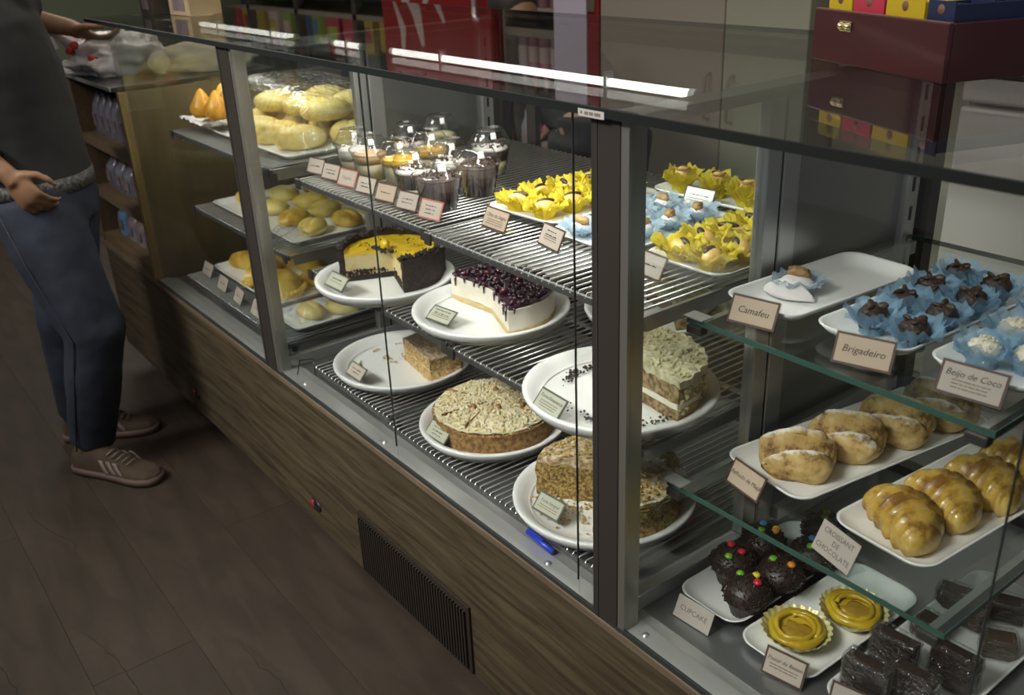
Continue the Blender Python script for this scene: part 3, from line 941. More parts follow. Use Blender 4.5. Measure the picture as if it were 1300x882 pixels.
def petal_cup(parent, r, h, n=7, m='bluetulle', seed=1, flare=1.0, name='paper_cup'):
    """ruffled flower-like paper: two rings of wavy petals round a little floor"""
    rnd = random.Random(seed)
    b = MB()
    b.lathe([(0, 0.001), (r * 0.55, 0.0012)], 12)
    for ring in range(2):
        ph = ring * PI / n + rnd.random()
        for k in range(n):
            a0 = ph + 2 * PI * k / n
            wv, tw, hh = rnd.uniform(.8, 1.2), rnd.uniform(-.25, .25), h * rnd.uniform(0.8, 1.15) * (1.0 if ring else 0.9)
            fl = flare * rnd.uniform(.8, 1.15)

            def P(u, v, a0=a0, wv=wv, tw=tw, hh=hh, fl=fl):
                s = (u - .5) * 2
                wid = (0.55 + 0.75 * math.sin(min(v, 1) * PI * .62)) * PI / n * 1.15
                a = a0 + s * wid + tw * v
                rad = r * (0.5 + 0.62 * fl * v ** 1.3) * (1 - 0.10 * abs(s)) + r * 0.13 * wv * math.sin(s * 6 + a0 * 3) * v
                z = 0.001 + hh * (v ** 0.8) * (1 - 0.38 * abs(s) ** 1.3 * v) + 0.10 * h * math.sin(s * 9 + a0 * 5) * v
                return Vector((rad * math.cos(a), rad * math.sin(a), z))
            b.sheet(P, 8, 5)
    return b.build(name, m, parent, True)


def almond(b, c, L, rot):
    b.ball(c, (L, L * .58, L * .34), 10, 6, lambda d: 1 - 0.22 * max(d.x, 0), mtx=Euler(rot).to_matrix())


def sweet_brig(label, group):
    t = thing('chocolate_sweet', label, 'sweet', (0, 0, 0), 0, group)
    petal_cup(t, 0.031, 0.038, 6, 'bluetulle', 3, 1.05)
    MB().ball((0, 0, 0.0215), (0.0205, 0.0205, 0.0185), 22, 14, lambda d: 1 + .20 * noise.noise(d * 3.5) + .08 * noise.noise(d * 9)).build('ball', 'brig', t, True)
    for k, (dx, dy, rz, rx) in enumerate(((0.009, 0.004, .3, 1.2), (-0.008, 0.006, 2.3, 1.0), (-0.001, -0.009, 4.0, .5))):
        b = MB()
        almond(b, (dx, dy, 0.0385), 0.0095, (rx, -.25, rz))
        b.build('almond', 'cocoanut', t, True)
    return t


g = 'chocolate sweets in blue cups on the second tray'
bs = sweet_brig('chocolate sweet with almonds in a blue tulle cup on the Brigadeiro tray', g)
PB = [(-0.630, 0.390), (-0.572, 0.452), (-0.626, 0.318), (-0.568, 0.380), (-0.624, 0.245), (-0.566, 0.308), (-0.563, 0.237), (-0.632, 0.462)]
TZ = GZ1 + 0.0050
BL = ['chocolate almond sweet in blue tulle, third from the tag in the inner column', 'chocolate almond sweet in blue tulle at the far outer corner of its tray',
      'chocolate almond sweet in blue tulle, second from the tag in the inner column', 'chocolate almond sweet in blue tulle, third from the tag in the outer column',
      'chocolate almond sweet in blue tulle behind the start of the Brigadeiro tag', 'chocolate almond sweet in blue tulle, second from the tag in the outer column',
      'chocolate almond sweet in blue tulle behind the end of the Brigadeiro tag', 'chocolate almond sweet in blue tulle at the far inner corner of its tray']
bs['label'] = BL[0]
bs.location = (*PB[0], TZ)
for k, (x, y) in enumerate(PB[1:]):
    dup(bs, (x, y, TZ), 1.3 * k + .5, BL[k + 1])

sq_tray('near empty white tray with one iced walnut sweet', -0.757, 0.325, GZ1, 0.130, 0.29, R(-3), group='white trays on the upper glass shelf')
sq_tray('white tray crowded with chocolate sweets in blue cups', -0.604, 0.350, GZ1, 0.138, 0.33, R(-3), group='white trays on the upper glass shelf')
sq_tray('white tray of coconut sweets in pale blue cups', -0.455, 0.350, GZ1, 0.130, 0.31, R(-3), group='white trays on the upper glass shelf')

g = 'coconut sweets in blue cups on the third tray'
t = thing('coconut_sweet', 'coconut coated sweet in a pale blue tulle cup behind the Beijo de Coco tag', 'sweet', (-0.482, 0.255, TZ), 0, g)
petal_cup(t, 0.034, 0.038, 6, 'bluetulle', 9, 1.05)
MB().ball((0, 0, 0.018), (0.020, 0.020, 0.017), 18, 12, lambda d: 1 + .1 * noise.noise(d * 7)).build('ball', 'coco', t, True)
m = MB().lumps([(Vector((random.gauss(0, 1), random.gauss(0, 1), abs(random.gauss(0, 1)))).normalized() * 0.0185 + Vector((0, 0, .018))) for _ in range(110)], 0.0012, 0.003)
tag(m.build('coconut_shred', 'coco', t), kind='stuff')
for k, (x, y) in enumerate([(-0.436, 0.275), (-0.486, 0.335), (-0.440, 0.350), (-0.488, 0.415), (-0.442, 0.428)]):
    dup(t, (x, y, TZ), k + .7, ['coconut sweet in blue tulle next to the shelf bracket', 'coconut sweet in blue tulle, second back along the inner column', 'coconut sweet in blue tulle, second back along the outer column', 'coconut sweet in blue tulle at the far inner corner of its tray', 'coconut sweet in blue tulle at the far outer corner of its tray'][k])

# the lone camafeu
t = thing('iced_sweet', 'single iced sweet topped with a walnut in a torn blue paper', 'sweet', (-0.782, 0.298, TZ), R(10))
petal_cup(t, 0.035, 0.026, 6, 'bluetulle2', 21)
MB().ball((0, 0, 0.012), (0.026, 0.020, 0.013), 16, 10).build('icing', 'linen', t, True)
MB().ball((-0.002, 0.006, 0.026), (0.017, 0.011, 0.009), 16, 10, lambda d: 1 + .25 * math.sin(d.x * 14) * math.cos(d.y * 9)).build('walnut', 'walnutnut', t, True)
wf = MB()
wf.sheet(lambda u, v: Vector((-0.042 + .084 * u, -0.030 - 0.016 * math.sin(PI * u) * (1 - v) + .004 * v, 0.003 + 0.024 * math.sin(PI * u) ** .8 * v)), 14, 6)
wf.build('wafer_leaf', 'linen', t, True, solid=0.002)

# yellow, blue and rose sweets on the upper wire shelf
TW = WT + 0.0050
sq_tray('silvery tray under the yellow paper sweets beside the dessert cups', -1.375, 0.385, WT, 0.20, 0.30, R(4), 0.014, 'white', 'trays of sweets on the upper wire shelf')
sq_tray('silvery tray under the pale blue sweets', -1.165, 0.360, WT, 0.19, 0.30, R(2), 0.014, 'white', 'trays of sweets on the upper wire shelf')
sq_tray('tray of yellow sweets right behind the glass partition', -0.965, 0.385, WT, 0.17, 0.28, R(0), 0.014, 'white', 'trays of sweets on the upper wire shelf')
sq_tray('long narrow tray of yellow rose sweets at the back', -1.160, 0.602, WT, 0.34, 0.11, R(2), 0.014, 'white', 'trays of sweets on the upper wire shelf')
t = thing('yellow_sweet', 'egg and prune sweet in yellow petal paper behind the Olho de Sogra tag', 'sweet', (0, 0, 0), 0, 'yellow sweets beside the dessert cups')
petal_cup(t, 0.036, 0.034, 11, 'yellowpaper', 5, 1.05)
MB().ball((0, 0, 0.020), (0.023, 0.014, 0.012), 14, 9).build('candy', 'yolk', t, True)
MB().ball((0.004, 0.006, 0.029), (0.018, 0.006, 0.006), 12, 7).build('prune_strip', 'prune', t, True)
ys = t
PY = [(-1.42 + .088 * i + random.uniform(-.006, .006), 0.275 + 0.066 * j + .004 * i, ) for j in range(4) for i in range(2)]
for k, (x, y) in enumerate(PY):
    if k == 0:
        t.location = (x, y, TW)
        t.rotation_euler.z = .4
    else:
        dup(ys, (x, y, TW), random.uniform(0, 6), f'yellow petal sweet, {ORD[k // 2]} from the tag in the column ' + ('by the blue sweets' if k % 2 else 'by the dessert cups'))
for j in range(4):
    for i in range(2):
        dup(ys, (-1.003 + .072 * i + random.uniform(-.004, .004), 0.285 + 0.064 * j, TW), random.uniform(0, 6),
            f'yellow petal sweet beside the partition, {ORD[j]} row back, ' + ('partition side' if i else 'blue sweets side'), 'yellow sweets by the partition', (1.05, 1.05, 1.0))
t = thing('walnut_sweet', 'walnut topped sweet in a pale blue paper on the upper wire shelf', 'sweet', (0, 0, 0), 0, 'blue walnut sweets on the upper wire shelf')
petal_cup(t, 0.034, 0.026, 7, 'bluetulle2', 12, 1.1)
MB().ball((0, 0, 0.014), (0.021, 0.017, 0.012), 14, 9).build('candy', 'linen', t, True)
MB().ball((0, 0, 0.026), (0.017, 0.010, 0.008), 14, 9, lambda d: 1 + .25 * math.sin(d.x * 14) * math.cos(d.y * 9)).build('walnut', 'walnutnut', t, True)
first = True
for j in range(4):
    for i in range(2):
        p = (-1.205 + .082 * i + random.uniform(-.004, .004), 0.255 + 0.069 * j, TW)
        if first:
            t.location = p
            first = False
        else:
            dup(t, p, random.uniform(0, 6), f'walnut sweet in pale blue paper, {ORD[j]} row back, ' + ('toward the dark post' if i else 'toward the dessert cups'))
t = thing('rose_sweet', 'tall yellow rose shaped paper sweet at the back of the upper shelf', 'sweet', (0, 0, 0), 0, 'yellow rose sweets')
petal_cup(t, 0.036, 0.040, 6, 'yellowpaper', 31, 0.95, 'outer_petals')
petal_cup(t, 0.024, 0.046, 5, 'yellowpaper', 33, 0.8, 'inner_petals')
MB().ball((0, 0, 0.030), (0.016, 0.016, 0.020), 14, 9).build('candy', 'yolk', t, True)
MB().lathe([(0.013, 0.044), (0.017, 0.0465), (0.013, 0.049)], 14).build('caramel_ring', 'walnutnut', t, True)
for k, p in enumerate([(-1.285, 0.592), (-1.205, 0.606), (-1.125, 0.598), (-1.048, 0.606)]):
    if k == 0:
        t.location = (*p, TW)
    else:
        dup(t, (*p, TW), k * 1.1, f'yellow rose shaped sweet, {ORD[k]} along the narrow rear tray from the dessert cups')

# ================================================================== PASTRIES ON THE LOWER GLASS SHELF
def pastry_mat(name, pale, gold, brown, sugar=0.0, sc=22):
    m = bpy.data.materials.new(name)
    m.use_nodes = True
    nt = m.node_tree
    b = nt.nodes['Principled BSDF']
    b.inputs['Roughness'].default_value = 0.42 if sugar == 0 else 0.65
    tc = nt.nodes.new('ShaderNodeTexCoord')
    n = nt.nodes.new('ShaderNodeTexNoise')
    n.inputs['Scale'].default_value = sc
    n.inputs['Detail'].default_value = 6
    n.inputs['Roughness'].default_value = 0.65
    nt.links.new(tc.outputs['Object'], n.inputs['Vector'])
    r = nt.nodes.new('ShaderNodeValToRGB')
    e = r.color_ramp.elements
    e[0].position, e[0].color = 0.38, (*brown, 1)
    e[1].position, e[1].color = 0.72, (*pale, 1)
    k = e.new(0.50)
    k.color = (*gold, 1)
    nt.links.new(n.outputs['Fac'], r.inputs[0])
    last = r.outputs[0]
    if sugar:
        n3 = nt.nodes.new('ShaderNodeTexNoise')
        n3.inputs['Scale'].default_value = 45
        n3.inputs['Detail'].default_value = 8
        n3.inputs['Roughness'].default_value = 0.75
        nt.links.new(tc.outputs['Object'], n3.inputs['Vector'])
        gm = nt.nodes.new('ShaderNodeNewGeometry')
        sx = nt.nodes.new('ShaderNodeSeparateXYZ')
        nt.links.new(gm.outputs['Normal'], sx.inputs[0])
        mm = nt.nodes.new('ShaderNodeMath')
        mm.operation = 'MULTIPLY'
        nt.links.new(n3.outputs['Fac'], mm.inputs[0])
        nt.links.new(sx.outputs['Z'], mm.inputs[1])
        rr = nt.nodes.new('ShaderNodeValToRGB')
        rr.color_ramp.elements[0].position = 0.34
        rr.color_ramp.elements[1].position = 0.52
        rr.color_ramp.elements[1].color = (sugar, sugar, sugar, 1)
        nt.links.new(mm.outputs[0], rr.inputs[0])
        mx = nt.nodes.new('ShaderNodeMixRGB')
        nt.links.new(rr.outputs[0], mx.inputs[0])
        nt.links.new(last, mx.inputs[1])
        mx.inputs[2].default_value = (0.80, 0.77, 0.70, 1)
        last = mx.outputs[0]
    nt.links.new(last, b.inputs['Base Color'])
    bp = nt.nodes.new('ShaderNodeBump')
    bp.inputs['Strength'].default_value = 0.45
    bp.inputs['Distance'].default_value = 0.004
    n2 = nt.nodes.new('ShaderNodeTexNoise')
    n2.inputs['Scale'].default_value = 70
    n2.inputs['Detail'].default_value = 5
    nt.links.new(tc.outputs['Object'], n2.inputs['Vector'])
    nt.links.new(n2.outputs['Fac'], bp.inputs['Height'])
    nt.links.new(bp.outputs[0], b.inputs['Normal'])
    return m


M['turnover'] = pastry_mat('sugared_puff_pastry', (0.66, 0.50, 0.24), (0.48, 0.31, 0.10), (0.15, 0.07, 0.02), 0.95, 34)
M['croissant'] = pastry_mat('glazed_croissant', (0.66, 0.48, 0.15), (0.50, 0.31, 0.05), (0.22, 0.10, 0.016), 0, 26)
M['croissant'].node_tree.nodes['Principled BSDF'].inputs['Coat Weight'].default_value = 0.35
M['bun'] = pastry_mat('soft_bun', (0.76, 0.64, 0.27), (0.70, 0.55, 0.16), (0.56, 0.38, 0.08), 0, 14)
M['empanada'] = pastry_mat('golden_turnover', (0.76, 0.56, 0.12), (0.64, 0.42, 0.06), (0.45, 0.24, 0.03), 0, 16)
M['coxinha'] = pastry_mat('orange_fried_crumb', (0.72, 0.40, 0.03), (0.62, 0.30, 0.02), (0.45, 0.20, 0.02), 0, 30)

sq_tray('long white tray of sugared apple turnovers', -0.702, 0.385, GZ2, 0.165, 0.42, R(-8), 0.018, group='white trays on the lower glass shelf')
sq_tray('white tray of glazed croissants near the steel edge', -0.520, 0.345, GZ2, 0.150, 0.37, R(-4), 0.018, group='white trays on the lower glass shelf')


def turnover(label, x, y, rz, seed):
    t = thing('apple_turnover', label, 'pastry', (x, y, GZ2 + 0.0048), rz, 'apple turnovers on the long tray')
    off = Vector((seed * 3.1, seed * 1.7, 0))

    def F(u, v):
        a, b_ = 2 * PI * u, PI * (v - .5)
        e = 0.62
        sg = lambda q, e_: math.copysign(abs(q) ** e_, q)
        d = Vector((sg(math.cos(a), e) * math.cos(b_) ** .75, sg(math.sin(a), e) * math.cos(b_) ** .75, math.sin(b_)))
        s = 1 + 0.09 * noise.noise(d * 2.0 + off) + 0.03 * noise.noise(d * 6 + off) + 0.014 * noise.noise(Vector((d.x * 6, d.y * 22, d.z * 22)) + off)
        p = Vector((0.054 * d.x * s, 0.044 * d.y * s, 0.033 * d.z * s))
        fold = math.exp(-((p.y - 0.25 * p.x) / 0.012) ** 2) * 0.015 * (1 if d.z > 0 else 0)
        groove = math.exp(-((p.y - 0.25 * p.x + 0.019) / 0.006) ** 2) * 0.014 * (1 if d.z > 0 else 0)
        p.z = max(p.z + fold - groove, -0.022) + 0.022
        return p
    MB().sheet(F, 70, 44, True).build('pastry', 'turnover', t, True)
    fl = MB()
    fl.sheet(lambda u, v: Vector((-0.050 + .10 * u, -0.006 + 0.020 * v + .25 * (-0.05 + .1 * u) + .003 * math.sin(9 * u), 0.0655 + 0.006 * math.sin(PI * v) - 0.16 * (u - .5) ** 2 + 0.003 * noise.noise((u * 5, seed, 0)))), 18, 6)
    fl.build('folded_flap', 'turnover', t, True, solid=0.003)
    return t


turnover('apple turnover at the front end of its tray, behind the Folhado tag', -0.722, 0.250, R(28), 1)
turnover('second apple turnover from the Folhado tag, heavily sugared', -0.706, 0.350, R(20), 2)
turnover('third apple turnover from the Folhado tag, browned at its end', -0.684, 0.448, R(10), 3)
turnover('rearmost apple turnover, seen through the upper glass shelf', -0.668, 0.548, R(0), 4)


def croissant(label, x, y, rz, seed, L=0.062):
    t = thing('croissant', label, 'croissant', (x, y, GZ2 + 0.0048), rz, 'croissants on the white tray')
    n = 56
    # overlapping wrapped layers: stepped ridges along a bent body
    lay = [-1.0, -0.80, -0.52, -0.20, 0.20, 0.52, 0.80, 1.0]

    def rad(s):
        base = 0.0365 * (1 - abs(s) ** 2.2 * 0.52)
        st = 0.0
        for q in lay:
            d = (abs(s) - abs(q))
            if q * s >= 0 and d < 0:
                st = max(st, 0.0068 * math.exp(d / 0.08))
        return base - 0.004 + st

    def F(u, v):
        s = (v - .5) * 2
        a = 2 * PI * u
        bend = 0.9
        cx, cy = L * s, -0.020 * s * s * bend
        r = max(rad(s) * math.sqrt(max(0.0, 1 - abs(s) ** 9)), 0.0004)
        tw = 0.35 * s
        d = Vector((-0.35 * math.sin(a + tw) * s, math.cos(a), math.sin(a)))
        rr = r * (1 + 0.05 * noise.noise(Vector((math.cos(a) * 2 + seed, math.sin(a) * 2, s * 6))))
        z = rr * d.z * 1.02
        return Vector((cx + rr * d.x * .3, cy + rr * d.y * 1.12, max(z, -0.021) + 0.021))
    MB().sheet(F, 30, n, True).build('baked_body', 'croissant', t, True)
    return t


croissant('plump glazed croissant at the front corner of its tray', -0.530, 0.232, R(-30), 1, 0.064)
croissant('second glazed croissant with a pinched twist', -0.520, 0.312, R(-22), 4, 0.058)
croissant('third glazed croissant lying across the tray', -0.505, 0.392, R(-15), 7, 0.058)
croissant('rearmost glazed croissant half hidden by the shelf bracket', -0.498, 0.472, R(-10), 9, 0.056)

# ================================================================== CASE FLOOR OF THE NEAR BAY
M['sprinkle'] = mat('chocolate_sprinkles', (0.028, 0.016, 0.012), 0.45)
M['liner'] = mat('dark_foil_liner', (0.060, 0.045, 0.035), 0.3, 0.5)
for n_, c_ in dict(candyred=(0.55, 0.02, 0.04), candygreen=(0.16, 0.42, 0.03), candyblue=(0.10, 0.30, 0.62), candyorange=(0.80, 0.30, 0.03), candyyellow=(0.75, 0.60, 0.05)).items():
    M[n_] = mat(n_, c_, 0.2, coat=.5)
sq_tray('white tray of chocolate cupcakes', -0.766, 0.262, PZ, 0.124, 0.30, R(0), 0.018, group='white trays on the case floor')
sq_tray('white tray of custard tarts', -0.630, 0.245, PZ, 0.128, 0.29, R(-1), 0.016, group='white trays on the case floor')
sq_tray('white tray of wrapped brownies', -0.478, 0.315, PZ, 0.150, 0.42, R(0), 0.016, group='white trays on the case floor')


def cupcake(label, x, y, cands, rz):
    t = thing('cupcake', label, 'cupcake', (x, y, PZ + 0.0048), rz, 'chocolate cupcakes with candies')
    MB().lathe([(0, 0.0), (0.022, 0.0), (0.031, 0.034), (0.0325, 0.036)], 48, rip=lambda r, z, a, k: r * (1 + (0.035 if k >= 1 else 0) * math.cos(24 * a))).build('liner', 'liner', t, True)
    MB().ball((0, 0, 0.036), (0.0355, 0.0355, 0.026), 22, 12, lambda d: 1 + .05 * noise.noise(d * 4)).build('chocolate_top', 'sprinkle', t, True)
    rnd = random.Random(int(abs(x) * 1000))
    m_ = MB()
    for _ in range(300):
        a, h_ = rnd.uniform(0, 2 * PI), rnd.uniform(-.25, 1)
        q = math.sqrt(max(0, 1 - h_ * h_))
        p = Vector((0.036 * q * math.cos(a), 0.036 * q * math.sin(a), 0.0362 + 0.0265 * h_))
        d = Vector((rnd.uniform(-1, 1), rnd.uniform(-1, 1), rnd.uniform(-.6, .8))).normalized() * 0.0030
        m_.tube([p - d, p + d], 0.0009, 4)
    tag(m_.build('sprinkle', 'sprinkle', t), kind='stuff')
    for (dx, dy, c) in cands:
        q = dx * dx + dy * dy
        z = 0.036 + 0.0265 * math.sqrt(max(0, 1 - q / 0.0355 ** 2)) + 0.001
        MB().ball((dx, dy, z), (0.0068, 0.0068, 0.0046), 12, 8).build('candy_button', c, t, True)
    return t


cupcake('chocolate sprinkle cupcake with two red candies and one green beside the partition', -0.792, 0.208, [(-.010, .006, 'candyred'), (.013, .004, 'candyred'), (.006, -.018, 'candygreen')], 0)
cupcake('chocolate cupcake behind the handwritten Cupcake tag with a pink candy', -0.728, 0.165, [(.014, .006, 'candyred'), (-.018, .005, 'candygreen'), (.0, .02, 'candyyellow')], 0)
cupcake('chocolate cupcake with a green and an orange candy in the middle of the tray', -0.722, 0.240, [(-.014, -.004, 'candygreen'), (.014, .004, 'candyorange')], 0)
cupcake('chocolate cupcake with green and yellow candies against the partition', -0.795, 0.288, [(.0, -.008, 'candygreen'), (.014, .010, 'candyorange'), (.010, .018, 'candyyellow'), (-.012, .012, 'candyblue')], 0)
cupcake('chocolate cupcake with blue and red candies under the glass shelf', -0.722, 0.320, [(-.006, .004, 'candyblue'), (.014, .006, 'candyred'), (.004, -.014, 'candygreen'), (.0, .022, 'candyorange')], 0)
cupcake('rearmost chocolate cupcake with yellow and green candies', -0.752, 0.390, [(.002, -.004, 'candygreen'), (-.006, .012, 'candyyellow'), (.016, .010, 'candyblue')], 0)

M['foil'] = mat('yellow_foil_cup', (0.66, 0.62, 0.30), 0.35, 0.2)
M['custardtart'] = mat('custard_tart', (0.58, 0.42, 0.03), 0.28, c2=(0.46, 0.29, 0.015), nscale=22, coat=.4, bump=.3, bscale=40)
M['glaze'] = mat('caramel_glaze', (0.40, 0.24, 0.03), 0.05, coat=1.0)


def tart(label, x, y, rz):
    t = thing('custard_tart', label, 'tart', (x, y, PZ + 0.0048), rz, 'custard tarts on the white tray')
    MB().lathe([(0, 0.0008), (0.028, 0.0008), (0.045, 0.019), (0.0500, 0.025)], 96, rip=lambda r, z, a, k: r * (1 + (0.035 if k >= 2 else 0) * math.cos(24 * a) + (.03 * noise.noise((a * 3, x * 9, 0)) if k == 3 else 0))).build('foil_cup', 'foil', t, True)
    nz = lambda a, k: noise.noise(Vector((math.cos(a) * 1.6, math.sin(a) * 1.6, k * .35 + x * 30)))
    MB().lathe([(0, 0.002), (0.028, 0.002), (0.0395, 0.016), (0.0415, 0.022), (0.039, 0.0265), (0.034, 0.0265), (0.030, 0.023), (0.024, 0.0205), (0, 0.0195)], 48, rip=lambda r, z, a, k: r * (1 + .13 * nz(a, k))).build('custard_shell', 'custardtart', t, True)
    MB().tube([((0.033 + .004 * nz(a, 3)) * math.cos(a) * (1 - a / 34), (0.033 + .004 * nz(a, 5)) * math.sin(a) * (1 - a / 34), 0.0255 + .003 * nz(a * 2, 9)) for a in [k * .25 for k in range(36)]], [0.0028 + 0.0022 * abs(math.sin(k * .37)) for k in range(36)], 7).build('custard_fold', 'custardtart', t, True)
    MB().ball((0.002, -0.002, 0.0195), (0.024, 0.020, 0.0045), 26, 10, lambda d: 1 + .45 * noise.noise(d * 1.8 + Vector((x * 9, 0, 0)))).build('glaze', 'glaze', t, True)
    return t


tart('custard tart in yellow foil behind the Pastel de Bel\u00e9m tag', -0.640, 0.172, 0)
tart('custard tart in yellow foil farther back under the glass shelf edge', -0.612, 0.272, 1.0)

M['brownie'] = mat('dark_brownie', (0.022, 0.013, 0.010), 0.55, c2=(0.045, 0.028, 0.020), nscale=50, bump=.5, bscale=90)
M['bonbon'] = mat('milk_chocolate', (0.060, 0.032, 0.020), 0.4, c2=(0.085, 0.048, 0.03), nscale=40)


def brownie(label, x, y, rz, w=0.062, d=0.026, h=0.062, m='brownie', lean=0.0, z=None, name='wrapped_brownie', group='wrapped brownies on the case floor'):
    t = thing(name, label, 'brownie', (x, y, (PZ + 0.0048) if z is None else z), rz, group)
    t.rotation_euler.x = lean
    MB().box(-w / 2, w / 2, -d / 2, d / 2, 0.001, h).build('cake_block', m, t, bevel=0.003)
    f = MB()

    def F(u, v):
        a = 2 * PI * u
        sg = lambda q: math.copysign(abs(q) ** .35, q)
        s = 1 + 0.07 * noise.noise(Vector((math.cos(a) * 3, math.sin(a) * 3, v * 7 + x * 20)))
        k_ = 1.0 if v < .82 else 1 - (v - .82) * 2.2
        return Vector((sg(math.cos(a)) * (w / 2 + .0025) * s * k_, sg(math.sin(a)) * (d / 2 + .0025) * s * k_, 0.0006 + (h + .004) * min(v / .85, 1) + .002 * noise.noise((u * 9, v * 9, x * 50))))
    f.sheet(F, 56, 26, True)
    f.build('cling_wrap', 'filmthick', t, True)
    return t


brownie('wrapped brownie standing at the front beside the Pastel tag', -0.510, 0.150, R(4))
brownie('wrapped brownie second in the front row, lowest in view', -0.462, 0.180, R(2))
brownie('wrapped brownie behind the first one with a bright film top', -0.515, 0.222, R(6))
brownie('wrapped brownie tucked under the corner of the glass shelf', -0.446, 0.258, R(4))
BG = 'wrapped chocolate squares on the brownie tray'
for k, (x, y, lab) in enumerate([(-0.520, 0.330, 'flat film wrapped chocolate square nearest the standing brownies'), (-0.500, 0.400, 'film wrapped chocolate square in the middle of the flat ones'),
                                 (-0.535, 0.420, 'stacked chocolate square with caramel lines'), (-0.470, 0.455, 'rearmost film wrapped chocolate square'), (-0.440, 0.370, 'chocolate square at the outer side of the tray')]):
    brownie(lab, x, y, R(8 * k), 0.046, 0.040, 0.026, 'bonbon', 0, None, 'chocolate_square', BG)


# ================================================================== PRICE TAGS
def price_tag(label, x, y, z, rz, w=0.070, h=0.040, tilt=25, lines=(), big=None, border='brownborder', card='card', small=0, hand=False, bigsize=None, bigy=0.0, marks=0, group='price tags in the glass counter'):
    t = thing('price_tag', label, 'price tag', (x, y, z), R(rz), group)
    rot = (R(90 - tilt), 0, 0)
    off = 0.0012
    def pl(name, m, x0, x1, y0, y1, z0, z1):
        return MB().box(x0, x1, y0, y1, z0, z1).build(name, m, t, rot=rot)
    pl('acrylic_plate', 'acrylic', -w / 2 - .0015, w / 2 + .0015, 0.0005, h + .003, -0.0032, -0.0014)
    bw = 0.0030
    if border:
        pl('border', border, -w / 2, w / 2, 0.002, h + .0015, -0.0012, 0.0)
    else:
        bw = 0.0
    pl('card', card, -w / 2 + bw, w / 2 - bw, 0.002 + bw, h + .0015 - bw, -0.0004, 0.0006)
    s, c = math.sin(R(tilt)), math.cos(R(tilt))

    def at(u, v, o_=0.0009):
        return (u, v * s - o_ * c, v * c + o_ * s)
    sh = 0.0 if hand else 0.25
    cy = h / 2 + .002
    if big:
        n = len(big)
        rows = n
        for i, tx in enumerate(big):
            sz = bigsize or min(0.013, (w - .012) / (max(len(tx), 6) * 0.50))
            yy = cy + bigy + (rows - 1) * sz * .55 - i * sz * 1.1
            text(tx, sz, 'pencil' if hand else 'ink', t, at(0, yy), rot, sh)
    for k in range(marks):
        # a printed line too small to read: uneven ink strokes in word-long runs
        ww = (w - .020) * random.uniform(.62, .95) / 2
        yy = cy + bigy + (marks - 1) * .0036 - k * .0072
        mm = MB()
        u = -ww
        while u < ww - .002:
            L = random.uniform(.0012, .0022)
            hh = random.uniform(.0012, .0024)
            mm.box(u, min(u + L, ww), yy - .0015, yy - .0015 + hh, 0.0006, 0.0010)
            u += L + (random.choice((.0004, .0005, .0006, .0030)))
        tag(mm.build('printed_line', 'pencil' if hand else 'ink', t, rot=rot), kind='stuff')
    for k in range(small):
        ww = (w - .016) * random.uniform(.72, 1.0) / 2
        yy = cy + bigy - 0.0075 - k * 0.0042
        mm = MB()
        u = -ww
        while u < ww - .002:
            L = random.uniform(.003, .008)
            mm.box(u, min(u + L, ww), yy - .0006, yy + .0006, 0.0006, 0.0010)
            u += L + .0012
        tag(mm.build('small_print', 'printgrey', t, rot=rot), kind='stuff')
    ft = MB().box(-w / 2 - .0015, w / 2 + .0015, 0.0008, 0.030, 0.0, 0.0014)
    ft.build('acrylic_foot', 'acrylic', t)
    return t


price_tag('brown framed price tag reading Camafeu on the upper glass shelf', -0.748, 0.152, GZ1, 11, big=['Camafeu'])
price_tag('brown framed price tag reading Brigadeiro', -0.576, 0.148, GZ1, 16, 0.072, big=['Brigadeiro'], bigsize=.0125)
price_tag('brown framed price tag reading Beijo de Coco', -0.450, 0.163, GZ1, 7, 0.074, big=['Beijo de Coco'], bigsize=.0105, small=3, bigy=.006, card='cardgrey')
price_tag('brown framed price tag reading Folhado de Ma\u00e7\u00e3', -0.738, 0.145, GZ2, -11, big=['Folhado de Ma\u00e7\u00e3'], bigsize=.0092)
price_tag('handwritten card reading Croissant de Chocolate', -0.560, 0.105, GZ2, -14, 0.068, 0.043, big=['CROISSANT', 'DE', 'CHOCOLATE'], border=None, card='cardgrey', hand=True, bigsize=.0100)
price_tag('handwritten pale card reading Cupcake', -0.764, 0.080, PZ, 3, 0.068, 0.036, big=['CUPCAKE'], border=None, card='cardgrey', hand=True, bigsize=.0115)
price_tag('brown framed price tag reading Pastel de Bel\u00e9m', -0.603, 0.090, PZ, 11, 0.062, 0.041, big=['Pastel de Bel\u00e9m'], bigsize=.0082, small=2, bigy=.005, card='cardpale')
price_tag('brown framed tag in front of the wrapped brownies', -0.502, 0.100, PZ, 14, 0.060, 0.044, marks=1, card='cardgrey')
price_tag('brown framed price tag reading Olho de Sogra in front of yellow sweets', -1.351, 0.166, WT, -1, 0.074, big=['Olho de Sogra'], bigsize=.0100, small=3, bigy=.005)
price_tag('brown framed price tag in front of the pale blue sweets', -1.199, 0.170, WT, -9, marks=2, small=2, bigy=.006, card='cardpale')
price_tag('tag seen through the partition in front of yellow sweets', -0.985, 0.190, WT, -5, marks=1, card='cardgrey')
price_tag('white framed tag in front of the yellow roses', -1.190, 0.530, WT, 5, 0.070, 0.040, marks=1, card='plate', small=2, bigy=.004)
